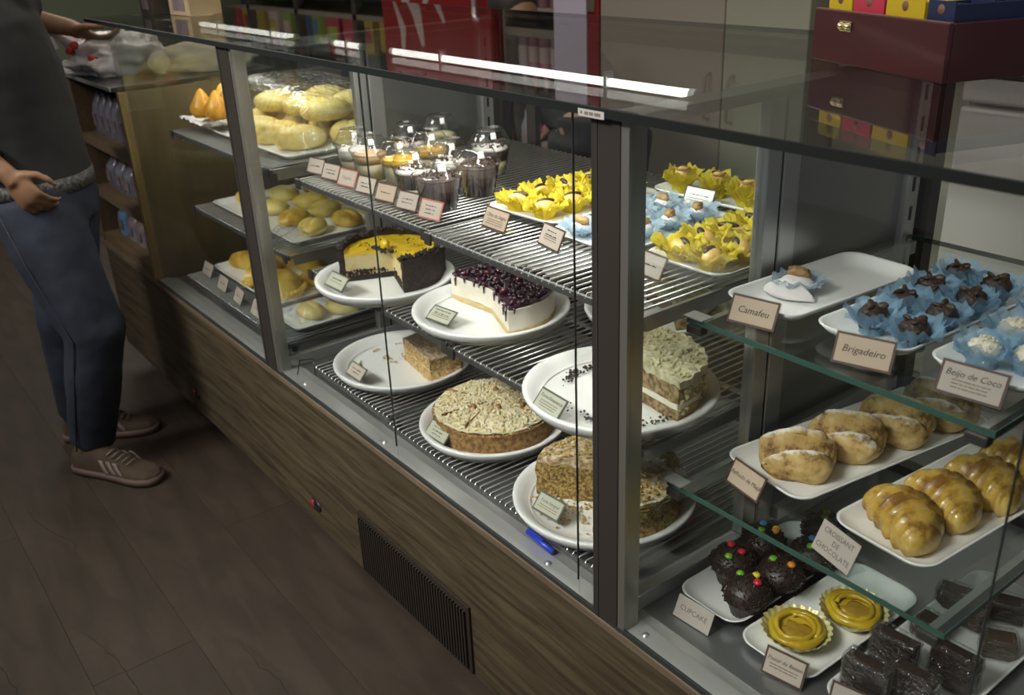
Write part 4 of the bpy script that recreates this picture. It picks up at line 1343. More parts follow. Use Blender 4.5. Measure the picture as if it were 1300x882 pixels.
ROW = [(-2.0, 'first tag of the row below the dessert cups, farthest along', 1, 'brownborder', 'cardpale', False),
       (-1.945, 'second tag of the row below the dessert cups', 2, 'brownborder', 'cardpale', False),
       (-1.855, 'red framed tag handwritten Pa\u00e7oca below the dessert cups', ['Pa\u00e7oca'], 'redborder', 'cardpale', True),
       (-1.756, 'fourth tag of the row, crossed by the pane seam', 2, 'brownborder', 'cardpale', False),
       (-1.663, 'beige tag with one printed line below the dessert cups', 1, 'brownborder', 'card', False),
       (-1.572, 'brown framed tag with two printed lines below the dessert cups', 2, 'brownborder', 'cardpale', False),
       (-1.492, 'red framed tag with handwriting at the near end of the row', 3, 'redborder', 'cardpale', True)]
ROWX = [-1.993, -1.915, -1.835, -1.750, -1.665, -1.578, -1.492]
for (x, lab, big, bd, cd, hd), xx in zip(ROW, ROWX):
    price_tag(lab, xx, 0.128 - 0.010 * (xx + 1.965) / .475, WT, 9, 0.062, 0.038, big=None if isinstance(big, int) else big, marks=big if isinstance(big, int) else 0, border=bd, card=cd, hand=hd, bigsize=.0110)
PT = 0.0205
price_tag('green framed tag on the rim of the passion fruit cheesecake plate', -1.782, 0.040, WM + PT, 2, 0.074, 0.036, 42, marks=1, border='greenborder', card='cardgreen', small=1, bigy=.004)
price_tag('green framed tag lying on the berry cheesecake plate', -1.480, 0.110, WM + 0.014, 8, 0.068, 0.036, 55, marks=2, border='greenborder', card='cardgreen', small=2, bigy=.006)
price_tag('small framed tag on the rim of the nearly bare plate', -1.795, 0.068, WB + PT, 0, 0.068, 0.034, 42, marks=2, border='greenborder', card='cardpale')
price_tag('green framed tag on the rim of the crumb cake plate', -1.430, 0.052, WB + PT, 2, 0.068, 0.036, 42, marks=3, border='greenborder', card='cardgreen')
price_tag('green framed tag on the plate rim above the blue pen', -1.080, 0.052, WB + PT, 4, 0.064, 0.036, 42, big=['Torta Integral'], bigsize=.0080, small=2, bigy=.004, border='greenborder', card='cardgreen')
price_tag('green framed tag reading Torta Dinamarca on the nut cake plate', -1.035, 0.022, WM + PT, -3, 0.068, 0.036, 42, big=['Torta Dinamarca'], bigsize=.0080, border='greenborder', card='cardgreen', small=3, bigy=.006)
for k, (x, y, rz) in enumerate([(-2.792, 0.100, 1), (-2.634, 0.085, -2), (-2.500, 0.078, -6), (-2.368, 0.075, -4)]):
    price_tag(['tag nearest the wooden end on the floor grid', 'second tag from the wooden end on the floor grid', 'third tag from the wooden end, before the white tray', 'tag on the floor grid closest to the far post'][k],
              x, y, WB, rz, 0.068, 0.040, marks=1, border=None, card='cardpale')

# blue pen on the sill
t = thing('blue_pen', 'blue pen cap lying in front of the cut brown cake', 'pen', (-1.062, 0.034, 0.5155), R(-4))
MB().tube([(-0.045, 0, 0), (0.030, 0, 0)], 0.0055, 10).build('barrel', 'blue', t, True)
MB().box(-0.045, 0.0, -0.0015, 0.0015, 0.005, 0.008).build('clip', 'blue', t)

# ================================================================== FAR BAY: BREADS
def bun(label, x, y, z, r, rz, m='bun', seed=0, group='buns', h=0.6, name='bread_roll', slit=True):
    t = thing(name, label, 'bread roll', (x, y, z), rz, group)
    o = Vector((seed * 2.3, seed, 0))
    rz_ = r[1] * h if isinstance(r, tuple) else r * h
    rx, ry = r if isinstance(r, tuple) else (r, r)

    def F(u, v):
        a, b_ = 2 * PI * u, PI * (v - .5)
        d = Vector((math.cos(a) * math.cos(b_), math.sin(a) * math.cos(b_), math.sin(b_)))
        s = 1 + .06 * noise.noise(d * 2 + o)
        z_ = rz_ * d.z * s
        if slit and d.z > 0:
            z_ -= 0.005 * math.exp(-(d.y / .12) ** 2)
        return Vector((rx * d.x * s, ry * d.y * s, max(z_, -rz_ * .62) + rz_ * .62))
    MB().sheet(F, 26, 16, True).build('crust', m, t, True)
    return t


g = 'bread rolls heaped on the upper shelf of the far bay'
lab = 'pale golden bread roll in the heap on the far upper shelf'
sq_tray('white paper lined tray under the heap of bread rolls', -2.47, 0.335, WT, 0.66, 0.40, 0, 0.016, 'white', 'trays of the far bay', 0.02)
k = 0
for (x, y, z) in [(-2.60, .275, 0), (-2.49, .215, 0), (-2.38, .225, 0), (-2.27, .235, 0), (-2.62, .37, 0), (-2.48, .345, 0), (-2.36, .36, 0), (-2.24, .36, 0), (-2.56, .45, 0), (-2.42, .47, 0), (-2.28, .47, 0),
                  (-2.53, .30, .055), (-2.41, .33, .055), (-2.30, .33, .055), (-2.48, .42, .058), (-2.34, .43, .058)]:
    bun(f'bread roll on the far upper shelf, {ORD[k] if k < 11 else ORD[k - 11]} of the {"bottom" if k < 11 else "top"} layer from the wooden end', x, y, WT + 0.0055 + z, (0.068, 0.052), R(30 + 17 * k), 'bun', k, g, 0.66)
    k += 1
# loose clear wrap over the rolls
def wrapF(u, v):
    x, y = -0.31 + .62 * u, -0.17 + .34 * v
    e = max(abs(x) / .31, abs(y) / .17)
    z = 0.148 * (1 - e ** 5) + 0.010 * noise.noise(Vector((x * 9, y * 9, 1)))
    return Vector((x, y, max(z, 0.006) + .012))
wp = MB().sheet(wrapF, 34, 22).build('plastic_wrap', 'film', None, True)
wp.location = (-2.42, 0.335, WT)
tag(wp, 'crumpled clear plastic sheet over the heap of bread rolls', 'plastic wrap')
g = 'orange fried snacks by the wooden end'
for k, (x, y) in enumerate([(-2.710, .150), (-2.745, .225), (-2.640, .165)]):
    t = thing('teardrop_snack', ['orange teardrop snack closest to the wooden end panel', 'orange teardrop snack standing behind the other two', 'orange teardrop snack beside the heap of rolls'][k], 'snack', (x, y, WT + .040), k, g)
    MB().lathe([(0, 0), (0.026, 0.001), (0.036, 0.018), (0.034, 0.034), (0.020, 0.056), (0.008, 0.074), (0, 0.080)], 20).build('crust', 'coxinha', t, True)

M['napkin'] = mat('crumpled_white_paper', (0.66, 0.64, 0.62), 0.8)
def crumple(label, x, y, z, sx, sy, h, seed, m='napkin', name='paper_liner'):
    o = MB().sheet(lambda u, v: Vector((-sx + 2 * sx * u, -sy + 2 * sy * v, 0.002 + h * abs(noise.noise(Vector((u * 5 + seed, v * 5, 0)))) + h * .6 * max(abs(2 * u - 1), abs(2 * v - 1)) ** 6)), 26, 22).build(name, m, None, True)
    o.location = (x, y, z)
    return tag(o, label, 'paper')
crumple('crumpled white paper hanging over the end of the bread tray', -2.700, 0.185, WT + .0165, 0.090, 0.085, 0.026, 3)
sq_tray('white tray of yellow buns on the far middle shelf', -2.44, 0.330, WM, 0.56, 0.40, 0, 0.016, 'white', 'trays of the far bay', 0.02)
g = 'yellow buns on the far middle shelf'
lab = 'yellow oval bun lying on the far middle tray'
for k, (x, y) in enumerate([(-2.66, .225), (-2.625, .32), (-2.50, .225), (-2.60, .43), (-2.49, .34), (-2.38, .33), (-2.36, .225), (-2.245, .225), (-2.44, .44), (-2.25, .33), (-2.30, .44)]):
    bun(f'yellow oval bun, {ORD[k]} on the far middle tray counted from the wooden end', x, y, WM + .0055, (0.052, 0.038), R(20 * k), 'bun' if k % 3 else 'empanada', k + 20, g, .62)
wp = MB().sheet(lambda u, v: Vector((-0.075 + .15 * u, -0.05 + .10 * v, 0.004 + 0.030 * (1 - (2 * u - 1) ** 4) * (1 - (2 * v - 1) ** 4) + .012 * noise.noise((u * 6, v * 6, 7)))), 20, 14).build('plastic_wrap', 'film', None, True)
wp.location = (-2.21, 0.14, WM + .004)
tag(wp, 'small crumpled clear plastic bag at the front of the far middle shelf', 'plastic wrap')

sq_tray('white tray of golden turnovers on the floor of the far bay', -2.58, 0.270, WB, 0.46, 0.28, R(0), 0.024, 'white', 'trays of the far bay', 0.02)
def empanada(x, y, rz, k, lab):
    t = thing('golden_turnover', lab, 'pastry', (x, y, WB + .006), rz, 'golden turnovers on the floor tray')

    def F(u, v):
        a = PI * u
        r = v
        X, Y = 0.072 * math.cos(a) * r, 0.060 * math.sin(a) * r
        z = 0.040 * math.sqrt(max(0, 1 - r ** 3)) + 0.002
        return Vector((X, Y - .02, z))
    b = MB().sheet(F, 24, 12)
    b.sheet(lambda u, v: Vector((0.072 * (1 - 2 * u), -0.02 - 0.004 * math.sin(PI * v), 0.0 + (0.040 * math.sqrt(max(0, 1 - abs(1 - 2 * u) ** 3)) + .002) * v)), 24, 4)
    b.build('dough', 'empanada', t, True)
    MB().tube([(0.073 * math.cos(a) * (1 + .03 * math.cos(34 * a)), -0.02 + 0.061 * math.sin(a) * (1 + .03 * math.cos(34 * a)), 0.008 + .003 * math.sin(34 * a)) for a in [PI * q / 80 for q in range(81)]], 0.007, 6).build('crimped_edge', 'empanada', t, True)
    t.scale = (1.2, 1.2, 1.35)
    return t
for k, (x, y, rz) in enumerate([(-2.735, .235, 20), (-2.615, .225, -60), (-2.480, .230, -20), (-2.440, .340, 40), (-2.70, .345, 10), (-2.565, .350, -10)]):
    empanada(x, y, R(rz), k, ['golden turnover nearest the wooden end', 'golden crimped turnover standing at the tray front', 'golden turnover behind the far post', 'golden turnover at the near end of the floor tray',
                              'golden turnover at the back near the wooden end', 'golden turnover in the back row of the floor tray'][k])
sq_tray('clear bag covered tray at the near end of the far bay floor', -2.235, 0.250, WB, 0.17, 0.30, R(0), 0.020, 'white', 'trays of the far bay', 0.02)
wp = MB().sheet(lambda u, v: Vector((-0.08 + .16 * u, -0.13 + .26 * v, 0.010 + 0.055 * (1 - (2 * u - 1) ** 4) * (1 - (2 * v - 1) ** 4) + .012 * noise.noise((u * 6, v * 6, 17)))), 24, 24).build('plastic_wrap', 'film', None, True)
wp.location = (-2.235, 0.25, WB + .016)
tag(wp, 'shiny clear bag bulging over the tray behind the far post', 'plastic wrap')
for k, (x, y) in enumerate([(-2.25, .19), (-2.22, .27), (-2.25, .34)]):
    bun(f'pale roll under the clear bag, {ORD[k]} from the front', x, y, WB + .0055, (0.050, 0.036), R(30 * k), 'bun', 40 + k, 'rolls under the clear bag', .62)


# ================================================================== WOODEN RACK AT THE FAR END
rack = thing('product_rack', 'dark wooden rack of small packets at the far end of the counter', 'rack', (-3.25, 0.2, 0.503))
def rbox(name, m, x0, x1, y0, y1, z0, z1, bevel=0.001):
    return MB().box(x0 + 3.25, x1 + 3.25, y0 - .2, y1 - .2, z0 - .503, z1 - .503).build(name, m, rack, bevel=bevel)
rbox('side_board', 'rack_wood', -3.60, -3.535, 0.0, 0.42, 0.503, 1.085)
rbox('side_board', 'rack_wood', -2.998, -2.972, 0.018, 0.42, 0.503, 1.085)
rbox('rear_board', 'rack_wood', -3.535, -2.998, 0.405, 0.42, 0.503, 1.085)
for z in (0.503, 0.675, 0.860):
    rbox('shelf_board', 'rack_wood', -3.535, -2.998, 0.002, 0.405, z, z + 0.030)
rbox('counter_top', 'blackmat', -3.78, -2.972, -0.02, 0.50, 1.086, 1.100)
rbox('edge_highlight', 'steel', -3.78, -2.972, -0.024, -0.0205, 1.088, 1.100)  # thin bright strip added as the highlight along the counter edge
rbox('outer_leg', 'rack_wood', -3.76, -3.70, 0.02, 0.08, 0.503, 1.085)

M['pk1'] = mat('pale_packet', (0.17, 0.17, 0.20), 0.25, c2=(0.10, 0.09, 0.12), nscale=20, bump=.6, bscale=30)
M['pk2'] = mat('dark_packet', (0.05, 0.045, 0.05), 0.3, c2=(0.12, 0.10, 0.12), nscale=20, bump=.6, bscale=30)
M['pk3'] = mat('pinkish_packet', (0.18, 0.12, 0.13), 0.3, c2=(0.22, 0.18, 0.19), nscale=16, bump=.6, bscale=30)
M['pk4'] = mat('blue_packet', (0.10, 0.20, 0.34), 0.3)


def packet(label, x, y, z, w, d, h, m, capm, group):
    t = thing('snack_packet', label, 'packet', (x, y, z), 0, group)
    def F(u, v):
        a = 2 * PI * u
        sg = lambda q: math.copysign(abs(q) ** .6, q)
        k_ = 1 - 0.82 * max(0, (v - .72) / .28) if v > .72 else 1.0
        return Vector((sg(math.cos(a)) * w / 2 * (1 if v < .72 else 1 - .25 * (v - .72) / .28), sg(math.sin(a)) * d / 2 * k_, h * v))
    MB().sheet(F, 16, 8, True).build('pouch', m, t, True)
    MB().box(-w * .38, w * .38, -0.004, 0.004, h * .96, h * 1.10).build('top_seal', capm, t)
    MB().box(-w * .3, w * .3, -d / 2 - .0015, -d / 2 - .0005, h * .2, h * .55).build('paper_label', 'pk3' if m == 'pk1' else 'pk1', t)
    return t


for k in range(7):
    packet(f'slim clear packet on the top rack shelf, {ORD[k]} from the outer board', -3.49 + k * .073, 0.07, 0.8905, 0.056, 0.05, 0.125, 'pk1', 'pk2', 'packets on the top shelf of the rack')
for k in range(5):
    packet(f'pale packet with dark seal on the middle rack shelf, {ORD[k]} from the outer board', -3.47 + k * .100, 0.075, 0.7055, 0.082, 0.06, 0.095, 'pk1', 'pk2', 'packets on the middle shelf of the rack')
for k in range(4):
    packet(f'pinkish packet on the lowest rack shelf, {ORD[k]} after the blue one', -3.345 + k * .095, 0.075, 0.5335, 0.080, 0.06, 0.090, 'pk3', 'pk3', 'packets on the lowest shelf of the rack')
packet('blue packet at the end of the lowest rack shelf', -3.45, 0.075, 0.5335, 0.080, 0.06, 0.100, 'pk4', 'pk1', 'packets on the lowest shelf of the rack')

# bags on the black counter top
M['bagwhite'] = mat('white_plastic_bag', (0.66, 0.59, 0.56), 0.4, c2=(0.74, 0.70, 0.71), nscale=9, bump=.7, bscale=16)
M['bagpaper'] = mat('tan_paper_bag', (0.56, 0.47, 0.34), 0.8, c2=(0.64, 0.55, 0.42), nscale=7, bump=.5, bscale=14)
M['bagred'] = mat('red_print', (0.55, 0.05, 0.03), 0.5)
t = thing('plastic_bag', 'crumpled white plastic bag with red print under the customer hand', 'bag', (-3.28, 0.10, 1.1005), R(55))
def bagF(L, W, Hh, seed, am):
    def F(u, v):
        a, b_ = 2 * PI * u, PI * (v - .5)
        d = Vector((math.cos(a) * math.cos(b_), math.sin(a) * math.cos(b_), math.sin(b_)))
        r1 = noise.noise(d * 2.2 + Vector((seed, 0, 0)))
        r2 = abs(noise.noise(d * 5.5 + Vector((0, seed, 0))))
        s = 1 + am * r1 - am * .8 * r2
        return Vector((L * d.x * s, W * d.y * s, max(Hh * d.z * s, -Hh * .5) + Hh * .5))
    return F
MB().sheet(bagF(0.17, 0.11, 0.085, 3, .38), 60, 36, True).build('bag_body', 'bagwhite', t, True)
for k, (x, y, z) in enumerate([(-0.125, -0.045, 0.080), (-0.10, -0.065, 0.098), (-0.045, -0.085, 0.060), (-0.030, -0.083, 0.050)]):
    MB().ball((x, y, z), (0.014, 0.012, 0.012), 12, 8, lambda d: 1 + .3 * noise.noise(d * 4)).build('red_print', 'bagred', t, True)
for s in (-1, 1):
    MB().tube([(-0.12, 0.02 * s, 0.09), (-0.17, 0.035 * s, 0.14), (-0.21, 0.03 * s, 0.12), (-0.19, 0.01 * s, 0.08)], [0.022, 0.014, 0.012, 0.012], 8).build('bag_handle', 'bagwhite', t, True)
t = thing('paper_bag', 'tan paper bag lying beside the white plastic bag', 'bag', (-3.13, 0.325, 1.1008), R(62))
MB().sheet(bagF(0.17, 0.075, 0.06, 11, .2), 40, 26, True).build('bag_body', 'bagpaper', t, True)
MB().lathe([(0, 0), (0.030, 0.004), (0.034, 0.01), (0.0, 0.014)], 16, (-0.12, -0.085, 0.0), mtx=Euler((R(70), 0, 0)).to_matrix()).build('rolled_end', 'bagpaper', t, True).location = (0, 0, .036)

# boxes on the glass top
M['kraft'] = mat('kraft_card', (0.40, 0.30, 0.17), 0.8)
M['darkbox'] = mat('dark_box', (0.035, 0.028, 0.022), 0.6)
def carton(label, x, y, z, w, d, h, m, rz):
    t = thing('carton', label, 'box', (x, y, z), rz, 'cartons on the glass top')
    MB().box(-w / 2, w / 2, -d / 2, d / 2, 0, h).build('box_body', m, t, bevel=.002)
    for s in (-1, 1):
        MB().box(-w / 2, w / 2, s * .001 if s > 0 else -d / 2, d / 2 if s > 0 else -.001, h + .0003, h + .002).build('flap', m, t)
    MB().box(-w * .3, w * .3, -d / 2 - .001, -d / 2 - .0002, h * .08, h * .35).build('paper_label', 'pk3', t)
    return t
GT = TOPZ + 0.0092
carton('tan cardboard box standing on the glass top', -2.872, 0.235, GT, 0.13, 0.10, 0.16, 'kraft', R(5))
carton('dark box on the glass top next to the tan carton', -3.020, 0.190, GT, 0.125, 0.10, 0.18, 'darkbox', R(-4))

# red tea chest
M['chest'] = mat('dark_red_lacquer', (0.040, 0.0075, 0.009), 0.35, c2=(0.050, 0.0095, 0.011), nscale=6, coat=.2)
M['chestin'] = mat('chest_rim', (0.16, 0.075, 0.05), 0.6)
M['brass'] = mat('brass', (0.65, 0.55, 0.30), 0.25, 1.0)
M['teayellow'] = mat('yellow_tea_box', (0.48, 0.34, 0.01), 0.45)
M['teared'] = mat('pink_red_tea_box', (0.42, 0.03, 0.06), 0.45)
M['teablue'] = mat('navy_tea_box', (0.012, 0.02, 0.06), 0.45)
M['teapaper'] = mat('yellow_envelope', (0.58, 0.46, 0.08), 0.5)
RZ = R(-20.9)
u_, w_ = Vector((0.934, -0.357, 0)), Vector((0.357, 0.934, 0))
cst = Vector((-0.918, 0.473, 0)) + u_ * 0.1455 + w_ * 0.105
chest = thing('tea_chest', 'open dark red wooden chest of tea boxes on the glass top', 'box', (cst.x, cst.y, GT), RZ)
Wc, Dc, Hc = 0.291, 0.21, 0.072
MB().box(-Wc / 2, Wc / 2, -Dc / 2, -Dc / 2 + .008, 0, Hc).build('front_wall', 'chest', chest, bevel=.0012)
MB().box(-Wc / 2, Wc / 2, Dc / 2 - .008, Dc / 2, 0, Hc).build('rear_wall', 'chest', chest, bevel=.0012)
for s in (-1, 1):
    a, b = sorted((s * Wc / 2, s * (Wc / 2 - .008)))
    MB().box(a, b, -Dc / 2 + .0082, Dc / 2 - .0082, 0, Hc).build('side_wall', 'chest', chest, bevel=.0012)
MB().box(-Wc / 2 + .0082, Wc / 2 - .0082, -Dc / 2 + .0082, Dc / 2 - .0082, 0.0, 0.006).build('bottom_board', 'chestin', chest)
MB().box(-Wc / 2 + .0005, Wc / 2 - .0005, -Dc / 2 + .0005, -Dc / 2 + .0078, Hc + .0002, Hc + .0012).build('rim_strip', 'chestin', chest)
lt = MB().box(-0.078, -0.050, -Dc / 2 - .003, -Dc / 2 - .0003, Hc - .026, Hc - .012).build('latch', 'brass', chest, bevel=.001)
for x in (-0.072, -0.056):
    MB().lathe([(0, .006), (.004, .005), (.0055, 0)], 12, (x, -Dc / 2 - .003, Hc - .019), mtx=Euler((R(90), 0, 0)).to_matrix()).build('latch_knob', 'brass', lt, True)
def tea(label, lx, w, m, open_=False, tilt=0):
    p = cst + u_ * lx - w_ * 0.0
    t = thing('tea_box', label, 'tea box', (p.x, p.y, GT + .0064), RZ, 'tea boxes in the red chest')
    h = Hc + .018
    D2 = .088
    MB().box(-w / 2, w / 2, -D2, -D2 + .0015, 0, h).build('front_face', m, t)
    MB().box(-w / 2, w / 2, D2 - .0015, D2, 0, h).build('rear_face', m, t)
    for s in (-1, 1):
        a, b = sorted((s * w / 2, s * (w / 2 - .0015)))
        MB().box(a, b, -D2 + .0016, D2 - .0016, 0, h - .004).build('side_face', m, t)
    MB().box(-w / 2 + .0016, w / 2 - .0016, -D2 + .0016, D2 - .0016, 0.0, .0015).build('bottom_face', m, t)
    n = 10
    for k in range(n):
        y = -.078 + .155 * k / (n - 1)
        MB().box(-w / 2 + .004, w / 2 - .004, y, y + .0025, .002, h - .003 - .002 * (k % 3), None).build('tea_envelope', 'teapaper' if m == 'teayellow' else m, t)
    MB().lathe([(0, .0012), (.006, .0006), (.0065, 0)], 14, (0, -D2 - .0002, h * .88), mtx=Euler((R(90), 0, 0)).to_matrix()).build('round_emblem', 'chestin', t, True)
    return t
tea('yellow tea box at the hinge end of the red chest', -0.108, 0.056, 'teayellow')
tea('pink red tea box beside the brass latch', -0.041, 0.068, 'teared')
tea('wide yellow tea box full of envelopes', 0.037, 0.078, 'teayellow')
tea('navy tea box at the outer end of the chest', 0.107, 0.050, 'teablue')
t = thing('coffee_saucer', 'white saucer with a cup at the outer end of the glass top', 'saucer', (-0.455, 0.395, GT))
MB().lathe([(0, 0.003), (0.03, 0.003), (0.062, 0.012), (0.064, 0.0125), (0.06, 0.009), (0.03, 0.0), (0, 0)], 32).build('saucer_dish', 'white', t, True)
MB().lathe([(0, 0.006), (0.02, 0.006), (0.034, 0.03), (0.036, 0.058), (0.034, 0.058), (0.032, 0.03), (0, 0.01)], 28).build('cup_bowl', 'white', t, True)
MB().tube([(0.034, 0, 0.048), (0.052, 0, 0.046), (0.054, 0, 0.028), (0.034, 0, 0.022)], 0.004, 8).build('cup_handle', 'white', t, True)

# ================================================================== PEOPLE
def loft(mb, sl, seg=18):
    """sl: list of (centre, side half width, front half width, side axis, front axis)"""
    n = len(sl)
    vs, fs = [], []
    for c, a, b, s, f in sl:
        for k in range(seg):
            q = 2 * PI * k / seg
            vs.append(Vector(c) + s * (a * math.cos(q)) + f * (b * math.sin(q)))
    for i in range(n - 1):
        for k in range(seg):
            k2 = (k + 1) % seg
            fs.append((i * seg + k, i * seg + k2, (i + 1) * seg + k2, (i + 1) * seg + k))
    fs.append(tuple(range(seg))[::-1])
    fs.append(tuple((n - 1) * seg + k for k in range(seg)))
    mb.add(vs, fs)


def limb(mb, pts, rs, seg=14, ends=True):
    mb.tube(pts, rs, seg)
    for i, p in enumerate(pts):
        if ends or 0 < i < len(pts) - 1:
            mb.ball(p, rs[i] * 1.0, 12, 8)


def hand(mb, wrist, d, lat, curl=0.5, k=1.0):
    """palm, four bent fingers of different lengths and a thumb from the side of the palm; lat points to the thumb side"""
    d = Vector(d).normalized()
    lat = Vector(lat)
    lat = (lat - d * lat.dot(d)).normalized()
    nrm = d.cross(lat).normalized()
    w = Vector(wrist)
    mt = Matrix((d, lat, nrm)).transposed()
    mb.ball(w + d * .048 * k, (.050 * k, .040 * k, .015 * k), 14, 10, mtx=mt)
    mb.tube([w - d * .02 * k, w + d * .03 * k], [.024 * k, .026 * k], 10)
    for j, L in enumerate((.072, .082, .076, .060)):
        o = w + d * .082 * k + lat * (.032 - .0215 * j) * k
        p, a = o - d * .02 * k, 0.15
        pts = [p, o]
        for s in (.45, .32, .25):
            a += curl * .9
            o = o + (d * math.cos(a) - nrm * math.sin(a)) * L * s * k
            pts.append(o)
        mb.tube(pts, [.0088 * k, .0082 * k, .0078 * k, .0072 * k, .0056 * k], 8)
        mb.ball(pts[-1], .0064 * k, 8, 6)
    o = w + d * .020 * k + lat * .024 * k
    p2 = o + (d * .55 + lat * .75 - nrm * .2).normalized() * .040 * k
    p3 = p2 + (d * .85 + lat * .30 - nrm * .35).normalized() * .030 * k
    p4 = p3 + (d * .9 - nrm * .45).normalized() * .022 * k
    mb.tube([o, p2, p3, p4], [.015 * k, .0115 * k, .0098 * k, .0075 * k], 8)
    mb.ball(p4, .0076 * k, 8, 6)


def remesh(o, vox, it=4, fac=.5, fold=0.0):
    r = o.modifiers.new('remesh', 'REMESH')
    r.mode = 'VOXEL'
    r.voxel_size = vox
    r.use_smooth_shade = True
    s = o.modifiers.new('smooth', 'SMOOTH')
    s.factor = fac
    s.iterations = it
    if fold:
        tx = bpy.data.textures.new('cloth_folds', 'CLOUDS')
        tx.noise_scale = 0.14
        d = o.modifiers.new('folds', 'DISPLACE')
        d.texture = tx
        d.strength = fold
        d.mid_level = 0.5
    return o


M['skin'] = mat('skin', (0.20, 0.105, 0.052), 0.55, c2=(0.24, 0.125, 0.065), nscale=12, sss=.05)
M['shirt'] = mat('charcoal_shirt', (0.012, 0.0118, 0.012), 0.9, c2=(0.017, 0.0165, 0.017), nscale=8, bump=.3, bscale=20)
M['denim'] = mat('blue_denim', (0.010, 0.013, 0.023), 0.85, c2=(0.026, 0.032, 0.052), nscale=7, bump=.5, bscale=24)
M['denimseam'] = mat('pale_denim_seam', (0.035, 0.037, 0.045), 0.85)
M['belt'] = mat('grey_woven_belt', (0.035, 0.033, 0.031), 0.7, c2=(0.11, 0.105, 0.10), nscale=120, lo=.45, hi=.55)
M['suede'] = mat('brown_suede', (0.055, 0.035, 0.020), 0.9, c2=(0.072, 0.047, 0.028), nscale=20, bump=.2, bscale=60)
M['sole'] = mat('tan_rubber_sole', (0.13, 0.088, 0.068), 0.7)
M['stripe'] = mat('pale_stripe', (0.22, 0.175, 0.15), 0.7)
M['hair'] = mat('dark_hair', (0.012, 0.009, 0.007), 0.6)
M['eye'] = mat('eye_white', (0.7, 0.7, 0.68), 0.3)


def shoe(parent, loc, rz, L=0.29):
    s = L / .29
    prof = [(-.145, .022, .060), (-.135, .034, .085), (-.10, .038, .098), (-.06, .038, .096), (-.02, .038, .084), (.02, .041, .068), (.06, .046, .054), (.10, .045, .046), (.130, .034, .040), (.144, .014, .030)]

    def F(u, v):
        i = min(int(u * (len(prof) - 1)), len(prof) - 2)
        q = u * (len(prof) - 1) - i
        x, w, h = [prof[i][k] * (1 - q) + prof[i + 1][k] * q for k in range(3)]
        a = PI * v
        cs = math.cos(a)
        return Vector((x * s, math.copysign(abs(cs) ** .75, cs) * w * s, .022 + (h - .022) * math.sin(a) ** .7))
    up = MB().sheet(F, 36, 16).build('shoe_upper', 'suede', parent, True, loc=loc, rot=(0, 0, rz))
    so = MB()
    ring = lambda z, gr: [Vector((x * s * (1 + gr), sg * (w * s + gr * .05), z)) for sg, seq in ((1, prof), (-1, prof[::-1])) for x, w, h in seq]
    r0, r1 = ring(0.001, .03), ring(.026, .045)
    n = len(r0)
    so.add(r0 + r1, [(i, (i + 1) % n, n + (i + 1) % n, n + i) for i in range(n)] + [tuple(range(n))[::-1], tuple(range(n, 2 * n))])
    so.build('sole', 'sole', up, True)
    for sd in (-1, 1):
        for k in range(3):
            x0 = -.028 + k * .026
            st_ = MB()
            st_.sheet(lambda a, b, x0=x0, sd=sd: Vector(((x0 + .014 * a - .026 * b + .02) * s, sd * (.0425 - .009 * b ** 2 + (.002 if x0 > 0 else 0)) * s, .027 + .040 * b)), 2, 6)
            st_.build('stripe', 'stripe', up, True, solid=.002)
    for k in range(5):
        x0 = -.01 + k * .017
        MB().tube([(x0 * s, -.022 * s, .080 - k * .005), (x0 * s + .004, 0, .088 - k * .0058), (x0 * s, .022 * s, .080 - k * .005)], .0022, 6).build('lace', 'stripe', up, True)
    return up


def V(*a):
    return Vector(a)


# ---- customer at the far end
base = V(-2.93, -0.30, 0)
FA = R(45)
fd, ld = V(math.cos(FA), math.sin(FA), 0), V(-math.sin(FA), math.cos(FA), 0)
lc = lambda x, y, z: V(x, y, z) - base
ankR, kneeR, hipR = lc(-2.835, -.325, .09), lc(-2.745, -.262, .47), lc(-2.855, -.325, .83)
ankL, kneeL, hipL = lc(-3.055, -.300, .09), lc(-2.965, -.285, .46), lc(-2.975, -.225, .83)
pel, wai, che, nec, hea = lc(-2.915, -.278, .86), lc(-2.93, -.275, .97), lc(-2.955, -.292, 1.20), lc(-2.99, -.322, 1.40), lc(-2.97, -.305, 1.545)
shR, elR, wrR = lc(-2.875, -.455, 1.345), lc(-2.865, -.485, 1.075), lc(-2.750, -.378, .945)
shL, elL, wrL = lc(-3.115, -.195, 1.345), lc(-3.355, -.150, 1.290), lc(-3.285, -.015, 1.250)
body = MB()
loft(body, [(pel - V(0, 0, .05), .13, .10, ld, fd), (pel + V(0, 0, .04), .14, .10, ld, fd), (wai, .125, .09, ld, fd), (che, .155, .10, ld, fd), (nec - V(0, 0, .06), .14, .075, ld, fd), (nec, .06, .06, ld, fd)])
limb(body, [nec - V(0, 0, .05), nec + fd * .01 + V(0, 0, .06)], [.058, .055])
body.ball(hea + V(0, 0, .02), (.095, .078, .118), 24, 16, mtx=Matrix((fd, ld, V(0, 0, 1))).transposed())
body.ball(hea + fd * .045 - V(0, 0, .055), (.055, .055, .055), 16, 10)
body.ball(hea + fd * .098 - V(0, 0, .012), (.016, .014, .026), 12, 8)
body.ball(hea + fd * .082 - V(0, 0, .052), (.016, .026, .010), 12, 8, mtx=Matrix((fd, ld, V(0, 0, 1))).transposed())
for s in (-1, 1):
    body.ball(hea + ld * .080 * s - fd * .008 - V(0, 0, .005), (.020, .010, .032), 10, 8, mtx=Matrix((fd, ld, V(0, 0, 1))).transposed())
limb(body, [shR, elR, wrR], [.052, .040, .026])
limb(body, [shL, elL, wrL], [.052, .040, .026])
limb(body, [hipR, kneeR, ankR], [.075, .052, .036])
limb(body, [hipL, kneeL, ankL], [.075, .052, .036])
